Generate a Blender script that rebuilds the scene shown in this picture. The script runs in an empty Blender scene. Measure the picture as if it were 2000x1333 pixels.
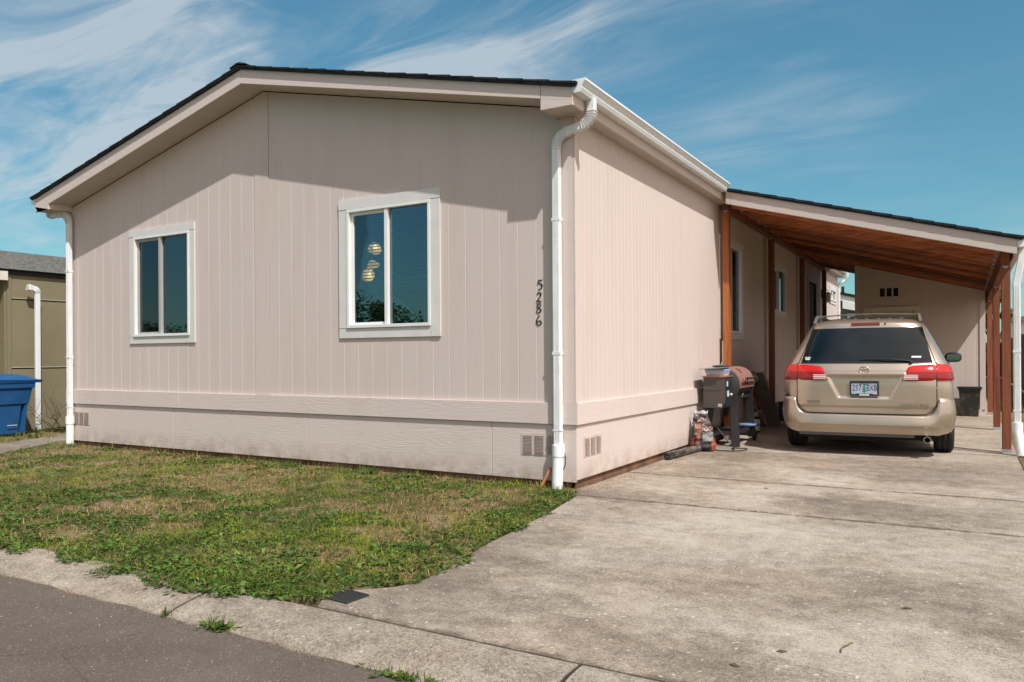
import bpy, bmesh, math, random
import numpy as np
from mathutils import Vector, Matrix
random.seed(7); RNG = np.random.default_rng(11)
SC = bpy.context.scene
COL = SC.collection

# ------------------------------------------------------------------ camera
RES_W, RES_H = 2000.0, 1333.0
cam_d = bpy.data.cameras.new('camera'); cam = bpy.data.objects.new('camera', cam_d); COL.objects.link(cam)
SC.camera = cam
cam_d.sensor_fit = 'HORIZONTAL'; cam_d.sensor_width = 36.0
cam_d.lens = 36.0 * 1510.0 / RES_W
cam_d.shift_y = 31.5 / RES_W
cam_d.clip_start = 0.05; cam_d.clip_end = 3000
cam.location = (3.2529, -6.7746, 1.28)
cam.rotation_mode = 'QUATERNION'
cam.rotation_quaternion = (Matrix.Rotation(math.radians(30.335), 3, 'Z') @ Matrix.Rotation(math.radians(90), 3, 'X')
                           @ Matrix.Rotation(-0.0061, 3, 'Z')).to_quaternion()

# ------------------------------------------------------------------ light
SUN_DIR = Vector((0.61, -0.37, 1.0)).normalized()      # towards the sun
sun_el = math.asin(SUN_DIR.z)
sun_d = bpy.data.lights.new('sun', 'SUN'); sun_d.energy = 4.0; sun_d.angle = math.radians(0.55)
sun_d.color = (0.965, 0.955, 0.92)
sun = bpy.data.objects.new('sun', sun_d); COL.objects.link(sun)
sun.rotation_mode = 'QUATERNION'; sun.rotation_quaternion = SUN_DIR.to_track_quat('Z', 'Y')
sun.location = (20, -12, 33)

def world_sky():
    w = bpy.data.worlds.new('World'); SC.world = w; w.use_nodes = True
    nt = w.node_tree; N = nt.nodes; L = nt.links; N.clear()
    out = N.new('ShaderNodeOutputWorld'); bg = N.new('ShaderNodeBackground'); bg.inputs['Strength'].default_value = 0.15
    sky = N.new('ShaderNodeTexSky'); sky.sky_type = 'NISHITA'; sky.sun_disc = False
    sky.sun_elevation = sun_el; sky.sun_rotation = math.atan2(SUN_DIR.x, SUN_DIR.y)
    sky.air_density = 1.0; sky.dust_density = 0.35; sky.ozone_density = 1.5
    tc = N.new('ShaderNodeTexCoord')
    sep = N.new('ShaderNodeSeparateXYZ'); L.new(tc.outputs['Generated'], sep.inputs[0])
    def m(op, a, b=None, c=None):
        n = N.new('ShaderNodeMath'); n.operation = op
        for i, v in enumerate((a, b, c)):
            if v is None: continue
            if isinstance(v, (int, float)): n.inputs[i].default_value = v
            else: L.new(v, n.inputs[i])
        return n.outputs[0]
    # cloud layer: direction projected on a plane overhead
    zz = m('ADD', m('MAXIMUM', sep.outputs[2], 0.0), 0.12)
    px = m('DIVIDE', sep.outputs[0], zz); py = m('DIVIDE', sep.outputs[1], zz)
    comb = N.new('ShaderNodeCombineXYZ'); L.new(px, comb.inputs[0]); L.new(py, comb.inputs[1])
    mp = N.new('ShaderNodeMapping'); mp.inputs['Rotation'].default_value = (0, 0, math.radians(-38)); mp.inputs['Scale'].default_value = (0.55, 1.45, 1)
    mp.inputs['Location'].default_value = (2.3, 0.7, 0)
    L.new(comb.outputs[0], mp.inputs[0])
    n1 = N.new('ShaderNodeTexNoise'); n1.inputs['Scale'].default_value = 2.2; n1.inputs['Detail'].default_value = 12; n1.inputs['Roughness'].default_value = 0.62; n1.inputs['Distortion'].default_value = 0.9
    L.new(mp.outputs[0], n1.inputs['Vector'])
    n2 = N.new('ShaderNodeTexNoise'); n2.inputs['Scale'].default_value = 0.55; n2.inputs['Detail'].default_value = 3
    L.new(comb.outputs[0], n2.inputs['Vector'])
    # soft banks of cirrus at fixed bearings: (direction, radius, weight)
    blobs = [((-0.827, 0.437, 0.355), 0.12, 0.85), ((-0.762, 0.532, 0.37), 0.10, 0.85), ((-0.702, 0.606, 0.373), 0.055, 0.7), ((-0.789, 0.52, 0.327), 0.06, 1.0),
             ((-0.739, 0.58, 0.342), 0.05, 0.9), ((-0.485, 0.786, 0.384), 0.060, 1.5), ((-0.55, 0.745, 0.362), 0.055, 1.2), ((-0.618, 0.70, 0.358), 0.05, 0.8),
             ((-0.417, 0.814, 0.404), 0.05, 1.2), ((-0.496, 0.791, 0.357), 0.04, 1.2), ((-0.865, 0.45, 0.215), 0.10, 1.0), ((-0.84, 0.475, 0.262), 0.06, 0.5),
             ((-0.17, 0.905, 0.39), 0.06, 0.4), ((-0.143, 0.948, 0.285), 0.08, 0.28), ((-0.257, 0.932, 0.257), 0.06, 0.28), ((-0.34, 0.86, 0.37), 0.10, 0.35), ((0.053, 0.996, 0.09), 0.05, 0.6),
             ((-0.80, 0.38, 0.50), 0.14, 0.8), ((-0.45, 0.72, 0.52), 0.12, 0.8)]
    nrm = N.new('ShaderNodeVectorMath'); nrm.operation = 'NORMALIZE'; L.new(tc.outputs['Generated'], nrm.inputs[0])
    acc = None
    for d, r, wt in blobs:
        dv = Vector(d).normalized()
        s = N.new('ShaderNodeVectorMath'); s.operation = 'DISTANCE'; s.inputs[1].default_value = dv; L.new(nrm.outputs[0], s.inputs[0])
        g = m('MULTIPLY', m('EXPONENT', m('MULTIPLY', m('POWER', m('DIVIDE', s.outputs['Value'], r), 2.0), -1.0)), wt)
        acc = g if acc is None else m('ADD', acc, g)
    acc = m('MINIMUM', acc, 1.0)
    noise = m('POWER', m('MAXIMUM', m('MULTIPLY', m('SUBTRACT', n1.outputs['Fac'], 0.36), 3.6), 0.0), 1.4)
    fac = m('MULTIPLY', noise, m('ADD', m('MULTIPLY', acc, 0.85), m('MULTIPLY', m('MAXIMUM', m('SUBTRACT', n2.outputs['Fac'], 0.47), 0), 0.38)))
    # a bright veil of thin cloud added unseen behind the viewer to lift ambient fill
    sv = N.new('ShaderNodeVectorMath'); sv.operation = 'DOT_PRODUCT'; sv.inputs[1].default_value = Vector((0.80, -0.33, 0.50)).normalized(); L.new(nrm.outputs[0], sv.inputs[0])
    fill_veil = N.new('ShaderNodeMapRange'); fill_veil.interpolation_type = 'SMOOTHSTEP'; L.new(sv.outputs['Value'], fill_veil.inputs[0]); fill_veil.inputs[1].default_value = 0.30; fill_veil.inputs[2].default_value = 0.80
    vn = m('MULTIPLY', fill_veil.outputs[0], m('ADD', 0.55, m('MULTIPLY', n1.outputs['Fac'], 0.8)))
    cl = N.new('ShaderNodeClamp'); L.new(fac, cl.inputs[0]); cl.inputs['Max'].default_value = 0.66
    tint = N.new('ShaderNodeMix'); tint.data_type = 'RGBA'; tint.blend_type = 'MULTIPLY'; tint.inputs[0].default_value = 1
    L.new(sky.outputs[0], tint.inputs[6]); tint.inputs[7].default_value = (0.37, 0.64, 0.60, 1)
    gr = N.new('ShaderNodeMapRange'); L.new(sep.outputs[2], gr.inputs[0]); gr.inputs[1].default_value = 0.0; gr.inputs[2].default_value = 0.42
    tc2 = N.new('ShaderNodeMix'); tc2.data_type = 'RGBA'; L.new(gr.outputs[0], tc2.inputs[0]); tc2.inputs[6].default_value = (0.27, 0.445, 0.43, 1); tc2.inputs[7].default_value = (0.35, 0.615, 0.585, 1); L.new(tc2.outputs[2], tint.inputs[7])
    mix = N.new('ShaderNodeMix'); mix.data_type = 'RGBA'
    L.new(cl.outputs[0], mix.inputs[0]); L.new(tint.outputs[2], mix.inputs[6]); mix.inputs[7].default_value = (3.1, 3.35, 3.5, 1)
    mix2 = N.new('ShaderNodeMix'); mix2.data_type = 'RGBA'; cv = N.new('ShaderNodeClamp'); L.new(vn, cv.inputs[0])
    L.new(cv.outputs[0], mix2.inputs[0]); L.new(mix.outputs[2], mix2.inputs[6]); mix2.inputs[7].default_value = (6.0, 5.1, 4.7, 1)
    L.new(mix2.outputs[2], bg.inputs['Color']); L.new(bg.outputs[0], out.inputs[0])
world_sky()
SC.view_settings.view_transform = 'Standard'; SC.view_settings.look = 'None'
SC.view_settings.exposure = 0.42; SC.view_settings.gamma = 1.0; SC.view_settings.use_curve_mapping = False
SC.cycles.max_bounces = 8; SC.cycles.transparent_max_bounces = 12

# ------------------------------------------------------------------ materials
class MT:
    """small node-material builder"""
    def __init__(s, name, rough=0.7, metal=0.0, spec=0.5, coat=0.0):
        s.m = bpy.data.materials.new(name); s.m.use_nodes = True; s.nt = s.m.node_tree; s.N = s.nt.nodes; s.L = s.nt.links
        s.b = s.N['Principled BSDF']; s.b.inputs['Roughness'].default_value = rough; s.b.inputs['Metallic'].default_value = metal
        s.b.inputs['Specular IOR Level'].default_value = spec; s.b.inputs['Coat Weight'].default_value = coat
        s.tc = s.N.new('ShaderNodeTexCoord'); s.h = None
    def vec(s, scale=(1, 1, 1), rot=(0, 0, 0), loc=(0, 0, 0)):
        mp = s.N.new('ShaderNodeMapping'); mp.inputs['Scale'].default_value = scale; mp.inputs['Rotation'].default_value = rot; mp.inputs['Location'].default_value = loc
        s.L.new(s.tc.outputs['Object'], mp.inputs[0]); return mp.outputs[0]
    def noise(s, scale, detail=4, rough=0.55, vec=None, dist=0.0):
        n = s.N.new('ShaderNodeTexNoise'); n.inputs['Scale'].default_value = scale; n.inputs['Detail'].default_value = detail
        n.inputs['Roughness'].default_value = rough; n.inputs['Distortion'].default_value = dist
        s.L.new(vec if vec is not None else s.tc.outputs['Object'], n.inputs['Vector']); return n.outputs['Fac']
    def vor(s, scale, vec=None, feature='F1', out='Distance'):
        n = s.N.new('ShaderNodeTexVoronoi'); n.inputs['Scale'].default_value = scale; n.feature = feature
        s.L.new(vec if vec is not None else s.tc.outputs['Object'], n.inputs['Vector']); return n.outputs[out]
    def wave(s, scale, vec=None, dist=3.0, detail=3, ds=1.0, d='X'):
        n = s.N.new('ShaderNodeTexWave'); n.inputs['Scale'].default_value = scale; n.inputs['Distortion'].default_value = dist
        n.inputs['Detail'].default_value = detail; n.inputs['Detail Scale'].default_value = ds; n.bands_direction = d
        s.L.new(vec if vec is not None else s.tc.outputs['Object'], n.inputs['Vector']); return n.outputs['Fac']
    def ramp(s, fac, stops, interp='LINEAR'):
        r = s.N.new('ShaderNodeValToRGB'); r.color_ramp.interpolation = interp; e = r.color_ramp.elements
        while len(e) < len(stops): e.new(0.5)
        for i, (p, c) in enumerate(stops):
            e[i].position = p; e[i].color = (*c, 1) if len(c) == 3 else c
        s.L.new(fac, r.inputs[0]); return r.outputs[0]
    def val(s, fac, a, b, lo=0.0, hi=1.0):
        n = s.N.new('ShaderNodeMapRange'); n.inputs[1].default_value = a; n.inputs[2].default_value = b; n.inputs[3].default_value = lo; n.inputs[4].default_value = hi
        s.L.new(fac, n.inputs[0]); return n.outputs[0]
    def mix(s, fac, a, b, mode='MIX'):
        n = s.N.new('ShaderNodeMix'); n.data_type = 'RGBA'; n.blend_type = mode
        for i, v in ((0, fac), (6, a), (7, b)):
            if isinstance(v, (int, float)): n.inputs[i].default_value = v
            elif isinstance(v, tuple): n.inputs[i].default_value = (*v, 1) if len(v) == 3 else v
            else: s.L.new(v, n.inputs[i])
        return n.outputs[2]
    def math(s, op, a, b=0.0):
        n = s.N.new('ShaderNodeMath'); n.operation = op
        for i, v in enumerate((a, b)):
            if isinstance(v, (int, float)): n.inputs[i].default_value = v
            else: s.L.new(v, n.inputs[i])
        return n.outputs[0]
    def color(s, c):
        if isinstance(c, tuple): s.b.inputs['Base Color'].default_value = (*c, 1)
        else: s.L.new(c, s.b.inputs['Base Color'])
        return s
    def bump(s, h, strength=0.5, dist=0.01):
        n = s.N.new('ShaderNodeBump'); n.inputs['Strength'].default_value = strength; n.inputs['Distance'].default_value = dist
        s.L.new(h, n.inputs['Height'])
        if s.h is not None: s.L.new(s.h, n.inputs['Normal'])
        s.h = n.outputs[0]; s.L.new(s.h, s.b.inputs['Normal']); return s

def simple(name, c, rough=0.6, metal=0.0, var=0.12, nscale=6.0, bump=0.0, coat=0.0, spec=0.5):
    t = MT(name, rough, metal, spec, coat)
    n = t.noise(nscale, 5)
    lo = tuple(max(0, x * (1 - var)) for x in c); hi = tuple(min(1, x * (1 + var)) for x in c)
    t.color(t.ramp(n, [(0.3, lo), (0.7, hi)]))
    if bump: t.bump(t.noise(nscale * 12, 4), bump, 0.004)
    return t.m

def mat_siding(name, c, axis):                       # axis: direction the wall runs along
    t = MT(name, 0.72, spec=0.3)
    sc = (26, 26, 0.7)
    fine = t.noise(5.0, 6, 0.65, t.vec(sc)); big = t.noise(0.7, 4, 0.6)
    dirt = t.noise(1.3, 5, 0.6, t.vec((3.0, 3.0, 0.35)))
    col = t.mix(t.val(fine, 0.3, 0.75), tuple(x * 0.91 for x in c), tuple(x * 1.05 for x in c))
    col = t.mix(t.val(big, 0.35, 0.7, 0, 0.5), col, tuple(x * y for x, y in zip(c, (0.93, 0.92, 0.90))))
    col = t.mix(t.val(dirt, 0.50, 0.75, 0, 0.45), col, tuple(x * y for x, y in zip(c, (0.86, 0.83, 0.78))))
    t.color(col); t.bump(fine, 0.35, 0.004); return t.m

def mat_trim(name, c, axis, stain=True):              # embossed cedar grain running along axis
    t = MT(name, 0.7, spec=0.3)
    sc = {'X': (0.55, 5, 5), 'Y': (5, 0.55, 5), 'Z': (5, 5, 0.55)}[axis]
    v = t.vec(sc); v2 = t.vec(tuple(x * 3 for x in sc))
    con = t.noise(1.1, 2, 0.45, v, 0.35)                # growth rings: contours of a stretched field
    g = t.math('SINE', t.math('MULTIPLY', con, 130.0))
    warp = t.noise(0.8, 2, 0.5, v); fine = t.noise(5, 6, 0.7, v2)
    col = t.mix(t.val(fine, 0.3, 0.7), tuple(x * 0.95 for x in c), tuple(x * 1.03 for x in c))
    if stain:
        d = t.noise(2.0, 5, 0.65); col = t.mix(t.val(d, 0.52, 0.75, 0, 0.35), col, tuple(x * y for x, y in zip(c, (0.84, 0.80, 0.74))))
        sep = t.N.new('ShaderNodeSeparateXYZ'); t.L.new(t.tc.outputs['Object'], sep.inputs[0])
        low = t.math('MULTIPLY', t.val(sep.outputs[2], 0.30, 0.06, 0, 1), t.val(t.noise(5, 6, 0.7), 0.35, 0.7))
        col = t.mix(t.math('MULTIPLY', low, 0.8), col, (0.27, 0.19, 0.13))
    t.color(col); t.bump(t.math('MULTIPLY', g, t.val(warp, 0.35, 0.65, 0.0, 1)), 0.13, 0.0035); t.bump(fine, 0.3, 0.004); return t.m

WALLC = (0.598, 0.508, 0.468)
M = {}
M['siding'] = mat_siding('beige_grooved_siding', WALLC, 'X')
M['trimX'] = mat_trim('beige_cedar_board_x', (0.598, 0.510, 0.470), 'X'); M['trimY'] = mat_trim('beige_cedar_board_y', (0.598, 0.510, 0.470), 'Y')
M['trimZ'] = mat_trim('beige_trim_upright', (0.598, 0.510, 0.470), 'Z', False)
M['wtrim'] = simple('pale_window_trim', (0.62, 0.60, 0.58), 0.7, 0, 0.05, 5, .1)
M['fasciaX'] = mat_trim('carport_fascia_board', (0.50, 0.44, 0.40), 'X', False)
M['white'] = simple('white_enamelled_metal', (0.74, 0.75, 0.76), 0.32, 0, 0.05, 3)
dp = MT('streaked_white_downspout', 0.38); dn_ = dp.noise(3.0, 6, 0.7, dp.vec((9, 9, 0.6))); dn2 = dp.noise(7, 5, .7)
dp.color(dp.mix(dp.val(dn2, .5, .75, 0, .5), dp.mix(dp.val(dn_, .45, .75), (0.74, 0.75, 0.76), (0.60, 0.595, 0.57)), (0.56, 0.54, 0.50))); M['downpaint'] = dp.m
M['vinyl'] = simple('white_vinyl', (0.74, 0.74, 0.72), 0.4, 0, 0.04, 5)
M['black'] = simple('black_plastic', (0.018, 0.018, 0.02), 0.45, 0, 0.3, 8)
M['darkgap'] = simple('dark_gap', (0.012, 0.011, 0.010), 0.9)
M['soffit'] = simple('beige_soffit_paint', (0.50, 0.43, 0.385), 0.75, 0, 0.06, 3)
def mat_shingle(name, c1, c2):
    t = MT(name, 0.9, spec=0.2)
    t.color(t.mix(t.val(t.noise(2.2, 4, 0.6, t.vec((3, 7, 7))), .35, .65), c1, c2)); t.bump(t.noise(90, 3), 0.6, 0.004); return t.m
M['shingle'] = mat_shingle('charcoal_shingles', (0.012, 0.014, 0.017), (0.03, 0.033, 0.037))
M['shingle_grey'] = mat_shingle('grey_shingles', (0.10, 0.105, 0.10), (0.21, 0.21, 0.19))

def mat_cedar(name, c1, c2, axis='Z', lo=0.92, hi=1.08):
    t = MT(name, 0.55, spec=0.35)
    sc = {'X': (0.6, 9, 9), 'Y': (9, 0.6, 9), 'Z': (9, 9, 0.6)}[axis]
    v = t.vec(sc); g = t.noise(3.2, 5, 0.65, v, 0.8); k = t.vor(2.6, t.vec({'X': (0.7, 2.5, 2.5), 'Y': (2.5, 0.7, 2.5), 'Z': (2.5, 2.5, 0.7)}[axis]))
    col = t.mix(t.val(g, 0.3, 0.7), c1, c2)
    col = t.mix(t.val(k, 0.13, 0.03, 0, 0.92), col, tuple(x * 0.22 for x in c1)); s2 = t.noise(1.0, 5, 0.7, v, 1.5); col = t.mix(t.val(s2, 0.50, 0.62, 0, 0.6), col, tuple(x * 0.6 for x in c1))
    oi = t.N.new('ShaderNodeObjectInfo'); vr = t.val(oi.outputs['Random'], 0, 1, lo, hi); cc = t.N.new('ShaderNodeCombineColor')
    for i in range(3): t.L.new(vr, cc.inputs[i])
    col = t.mix(1.0, col, cc.outputs[0], 'MULTIPLY')
    t.color(col); t.bump(g, 0.25, 0.003); return t.m
M['postwood'] = mat_cedar('red_brown_stained_post', (0.155, 0.045, 0.022), (0.27, 0.088, 0.042), 'Z')
M['postfresh'] = mat_cedar('fresh_orange_post', (0.34, 0.10, 0.028), (0.54, 0.18, 0.05), 'Z')
M['beamwood'] = mat_cedar('stained_beam', (0.17, 0.052, 0.022), (0.30, 0.10, 0.04), 'Y')
M['rafterwood'] = mat_cedar('stained_rafter', (0.27, 0.085, 0.032), (0.54, 0.20, 0.08), 'X', 0.35, 1.25)
M['decking'] = mat_cedar('stained_roof_boards', (0.30, 0.09, 0.035), (0.50, 0.17, 0.065), 'X')
M['galv'] = simple('galvanised_bracket', (0.42, 0.43, 0.45), 0.5, 0.6, 0.25, 20)

def mat_glass(name, tint=(0.55, 0.68, 0.66), refl=0.30):
    m = bpy.data.materials.new(name); m.use_nodes = True; nt = m.node_tree; N = nt.nodes; L = nt.links; N.clear()
    out = N.new('ShaderNodeOutputMaterial'); mx = N.new('ShaderNodeMixShader'); tr = N.new('ShaderNodeBsdfTransparent'); gl = N.new('ShaderNodeBsdfGlossy')
    tr.inputs[0].default_value = (*tint, 1); gl.inputs['Roughness'].default_value = 0.01; gl.inputs['Color'].default_value = (0.60, 0.66, 0.74, 1)
    fr = N.new('ShaderNodeFresnel'); fr.inputs['IOR'].default_value = 1.5
    a = N.new('ShaderNodeMath'); a.operation = 'ADD'; a.inputs[1].default_value = refl; L.new(fr.outputs[0], a.inputs[0])
    tcn = N.new('ShaderNodeTexCoord'); nz = N.new('ShaderNodeTexNoise'); nz.inputs['Scale'].default_value = 1.6; L.new(tcn.outputs['Object'], nz.inputs[0])
    bp = N.new('ShaderNodeBump'); bp.inputs['Strength'].default_value = 0.06; bp.inputs['Distance'].default_value = 0.02; L.new(nz.outputs['Fac'], bp.inputs['Height']); L.new(bp.outputs[0], gl.inputs['Normal'])
    L.new(a.outputs[0], mx.inputs[0]); L.new(tr.outputs[0], mx.inputs[1]); L.new(gl.outputs[0], mx.inputs[2]); L.new(mx.outputs[0], out.inputs[0])
    return m
M['glass'] = mat_glass('window_glass', (0.55, 0.70, 0.70), 0.15)
M['screen'] = mat_glass('screened_window_glass', (0.34, 0.40, 0.40), 0.07)
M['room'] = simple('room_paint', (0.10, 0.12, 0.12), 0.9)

# ------------------------------------------------------------------ mesh helpers
class MB:
    def __init__(s): s.v = []; s.f = []; s.sm = []
    def add(s, verts, faces, smooth=False):
        o = len(s.v); s.v += [tuple(v) for v in verts]; s.f += [tuple(i + o for i in f) for f in faces]; s.sm += [smooth] * len(faces)
    def box(s, x0, x1, y0, y1, z0, z1):
        s.add([(x0, y0, z0), (x1, y0, z0), (x1, y1, z0), (x0, y1, z0), (x0, y0, z1), (x1, y0, z1), (x1, y1, z1), (x0, y1, z1)],
              [(0, 3, 2, 1), (4, 5, 6, 7), (0, 1, 5, 4), (1, 2, 6, 5), (2, 3, 7, 6), (3, 0, 4, 7)])
    def obox(s, c, ax, ay, az, hx, hy, hz):             # oriented box
        c = Vector(c); ax = Vector(ax).normalized() * hx; ay = Vector(ay).normalized() * hy; az = Vector(az).normalized() * hz
        s.add([c + a * ax + b * ay + d * az for d in (-1, 1) for a, b in ((-1, -1), (1, -1), (1, 1), (-1, 1))],
              [(0, 3, 2, 1), (4, 5, 6, 7), (0, 1, 5, 4), (1, 2, 6, 5), (2, 3, 7, 6), (3, 0, 4, 7)])
    def bar(s, a, b, w, h, up=(0, 0, 1)):               # beam from a to b
        a = Vector(a); b = Vector(b); d = (b - a); u = Vector(up); sx = d.cross(u)
        if sx.length < 1e-5: sx = d.cross(Vector((1, 0, 0)))
        sx.normalize(); uz = sx.cross(d).normalized()
        s.obox((a + b) / 2, d, sx, uz, d.length / 2, w / 2, h / 2)
    def prism(s, pts, d0, d1, F):                        # polygon in (u,z) of frame F, extruded along n from d0 to d1
        n = len(pts); o, u, nn = F
        P = [o + u * p[0] + nn * d0 + Vector((0, 0, p[1])) for p in pts] + [o + u * p[0] + nn * d1 + Vector((0, 0, p[1])) for p in pts]
        s.add(P, [tuple(range(n - 1, -1, -1)), tuple(range(n, 2 * n))] + [(i, (i + 1) % n, (i + 1) % n + n, i + n) for i in range(n)])
    def fbox(s, F, u0, u1, z0, z1, d0, d1): s.prism([(u0, z0), (u1, z0), (u1, z1), (u0, z1)], d0, d1, F)
    def tube(s, pts, r, n=10, caps=True, rect=None, up=(0, 0, 1), smooth=True):
        """sweep a circle (or a rectangle rect=(w,h)) along pts; r may be a list"""
        pts = [Vector(p) for p in pts]; k = len(pts); rings = []
        ref = Vector(up)
        for i, p in enumerate(pts):
            t = (pts[min(i + 1, k - 1)] - pts[max(i - 1, 0)]).normalized()
            a = t.cross(ref)
            if a.length < 1e-4: a = t.cross(Vector((0.3, 1, 0.1)))
            a.normalize(); b = a.cross(t).normalized()
            ri = r[i] if isinstance(r, (list, tuple)) else r
            if rect:
                w, h = rect[0] / 2 * ri, rect[1] / 2 * ri; c = min(w, h) * 0.25
                ring = [p + a * x + b * y for x, y in ((w, -h + c), (w, h - c), (w - c, h), (-w + c, h), (-w, h - c), (-w, -h + c), (-w + c, -h), (w - c, -h))]
            else:
                ring = [p + (a * math.cos(2 * math.pi * j / n) + b * math.sin(2 * math.pi * j / n)) * ri for j in range(n)]
            rings.append(ring)
        m = len(rings[0]); V = [v for rg in rings for v in rg]
        Fc = [(i * m + j, i * m + (j + 1) % m, (i + 1) * m + (j + 1) % m, (i + 1) * m + j) for i in range(k - 1) for j in range(m)]
        s.add(V, Fc, smooth and not rect)
        if caps: s.add(rings[0], [tuple(range(m - 1, -1, -1))]); s.add(rings[-1], [tuple(range(m))])
    def lathe(s, prof, c, axis=(0, 0, 1), n=24, smooth=True):   # prof: (radius, height)
        ax = Vector(axis).normalized(); a = ax.cross(Vector((0, 1, 0.1))).normalized(); b = ax.cross(a); c = Vector(c)
        V = [c + ax * h + (a * math.cos(2 * math.pi * j / n) + b * math.sin(2 * math.pi * j / n)) * r for r, h in prof for j in range(n)]
        k = len(prof)
        s.add(V, [(i * n + j, i * n + (j + 1) % n, (i + 1) * n + (j + 1) % n, (i + 1) * n + j) for i in range(k - 1) for j in range(n)], smooth)
    def grid(s, rows, smooth=True):
        m = len(rows[0]); V = [v for r in rows for v in r]
        s.add(V, [(i * m + j, i * m + j + 1, (i + 1) * m + j + 1, (i + 1) * m + j) for i in range(len(rows) - 1) for j in range(m - 1)], smooth)
    def sphere(s, c, r, n=12, sx=1, sy=1, sz=1):
        c = Vector(c)
        rows = [[c + Vector((math.sin(math.pi * i / n) * math.cos(2 * math.pi * j / (2 * n)) * r * sx, math.sin(math.pi * i / n) * math.sin(2 * math.pi * j / (2 * n)) * r * sy, math.cos(math.pi * i / n) * r * sz)) for j in range(2 * n + 1)] for i in range(n + 1)]
        s.grid(rows)
    def build(s, name, m, parent=None, bevel=0.0, fix=True):
        me = bpy.data.meshes.new(name); me.from_pydata(s.v, [], s.f); me.polygons.foreach_set('use_smooth', s.sm)
        if fix:
            bm = bmesh.new(); bm.from_mesh(me); bmesh.ops.recalc_face_normals(bm, faces=bm.faces)
            if bevel:
                es = [e for e in bm.edges if len(e.link_faces) == 2 and e.calc_face_angle(0) > 0.6]
                bmesh.ops.bevel(bm, geom=es, offset=bevel, segments=2, affect='EDGES', clamp_overlap=True)
            bm.to_mesh(me); bm.free()
        me.materials.append(m); o = bpy.data.objects.new(name, me); COL.objects.link(o)
        if parent is not None: o.parent = parent
        return o

def tag(o, label=None, cat=None, group=None, kind=None):
    for k, v in (('label', label), ('category', cat), ('group', group), ('kind', kind)):
        if v: o[k] = v
    return o
def thing(name, label, cat, loc=(0, 0, 0), rz=0.0, group=None):
    o = bpy.data.objects.new(name, None); COL.objects.link(o); o.location = loc; o.rotation_euler = (0, 0, rz); o.empty_display_size = 0.2
    return tag(o, label, cat, group)
def struct(o): o['kind'] = 'structure'; return o
def bend(pts, r=0.08, n=6):
    """round the corners of a polyline"""
    P = [Vector(p) for p in pts]; out = [P[0]]
    for i in range(1, len(P) - 1):
        a = (P[i - 1] - P[i]); b = (P[i + 1] - P[i]); rr = min(r, a.length * 0.45, b.length * 0.45)
        p0 = P[i] + a.normalized() * rr; p1 = P[i] + b.normalized() * rr
        for k in range(n + 1):
            t = k / n; out.append(p0 * (1 - t) ** 2 + P[i] * 2 * t * (1 - t) + p1 * t * t)
    out.append(P[-1]); return out
def text_mesh(txt, size, m, parent, name, mat4, extrude=0.002, xs=1.0, bold=0.0):
    c = bpy.data.curves.new(name, 'FONT'); c.body = txt; c.size = size; c.extrude = extrude; c.align_x = 'CENTER'; c.align_y = 'CENTER'; c.offset = bold
    o = bpy.data.objects.new('tmp', c); COL.objects.link(o); bpy.context.view_layer.update()
    me = bpy.data.meshes.new_from_object(o.evaluated_get(bpy.context.evaluated_depsgraph_get())); bpy.data.objects.remove(o); bpy.data.curves.remove(c)
    me.transform(mat4 @ Matrix.Diagonal((xs, 1, 1, 1))); me.name = name
    me.materials.clear(); me.materials.append(m)
    ob = bpy.data.objects.new(name, me); COL.objects.link(ob)
    if parent: ob.parent = parent
    return ob

# ------------------------------------------------------------------ ground, road, kerb, driveway
def poly_slab(name, pts, z, depth, m, kind=True):
    bm = bmesh.new(); vs = [bm.verts.new((x, y, z)) for x, y in pts]; f = bm.faces.new(vs)
    bmesh.ops.recalc_face_normals(bm, faces=bm.faces)
    if f.normal.z < 0: f.normal_flip()
    r = bmesh.ops.extrude_face_region(bm, geom=[f]); dn = [g for g in r['geom'] if isinstance(g, bmesh.types.BMVert)]
    for v in dn: v.co.z -= depth
    bmesh.ops.recalc_face_normals(bm, faces=bm.faces)
    bmesh.ops.triangulate(bm, faces=[q for q in bm.faces if len(q.verts) > 4])
    me = bpy.data.meshes.new(name); bm.to_mesh(me); bm.free(); me.materials.append(m)
    o = bpy.data.objects.new(name, me); COL.objects.link(o)
    if kind: struct(o)
    return o

def mat_soil():
    t = MT('lawn_soil', 0.95, spec=0.1)
    a = t.noise(1.3, 5, 0.6); b = t.noise(30, 5, 0.7)
    col = t.mix(t.val(b, 0.3, 0.7), (0.13, 0.09, 0.055), (0.30, 0.22, 0.13)); col = t.mix(t.val(a, 0.45, 0.65), col, t.mix(t.val(b, 0.3, 0.7), (0.07, 0.085, 0.025), (0.17, 0.16, 0.06)))
    t.color(col); t.bump(b, 0.8, 0.02); return t.m
def mat_farland():
    t = MT('far_grass', 0.95, spec=0.1); a = t.noise(0.4, 6, 0.6); b = t.noise(14, 5, 0.7)
    t.color(t.mix(t.val(b, .3, .7), t.mix(t.val(a, .4, .6), (0.05, 0.075, 0.02), (0.12, 0.12, 0.04)), (0.15, 0.15, 0.06))); t.bump(b, 0.8, 0.03); return t.m
DKS = (0.115, 0.088, 0.07); DKR = (0.20, 0.135, 0.095); LTS = (0.43, 0.395, 0.35)
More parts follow.
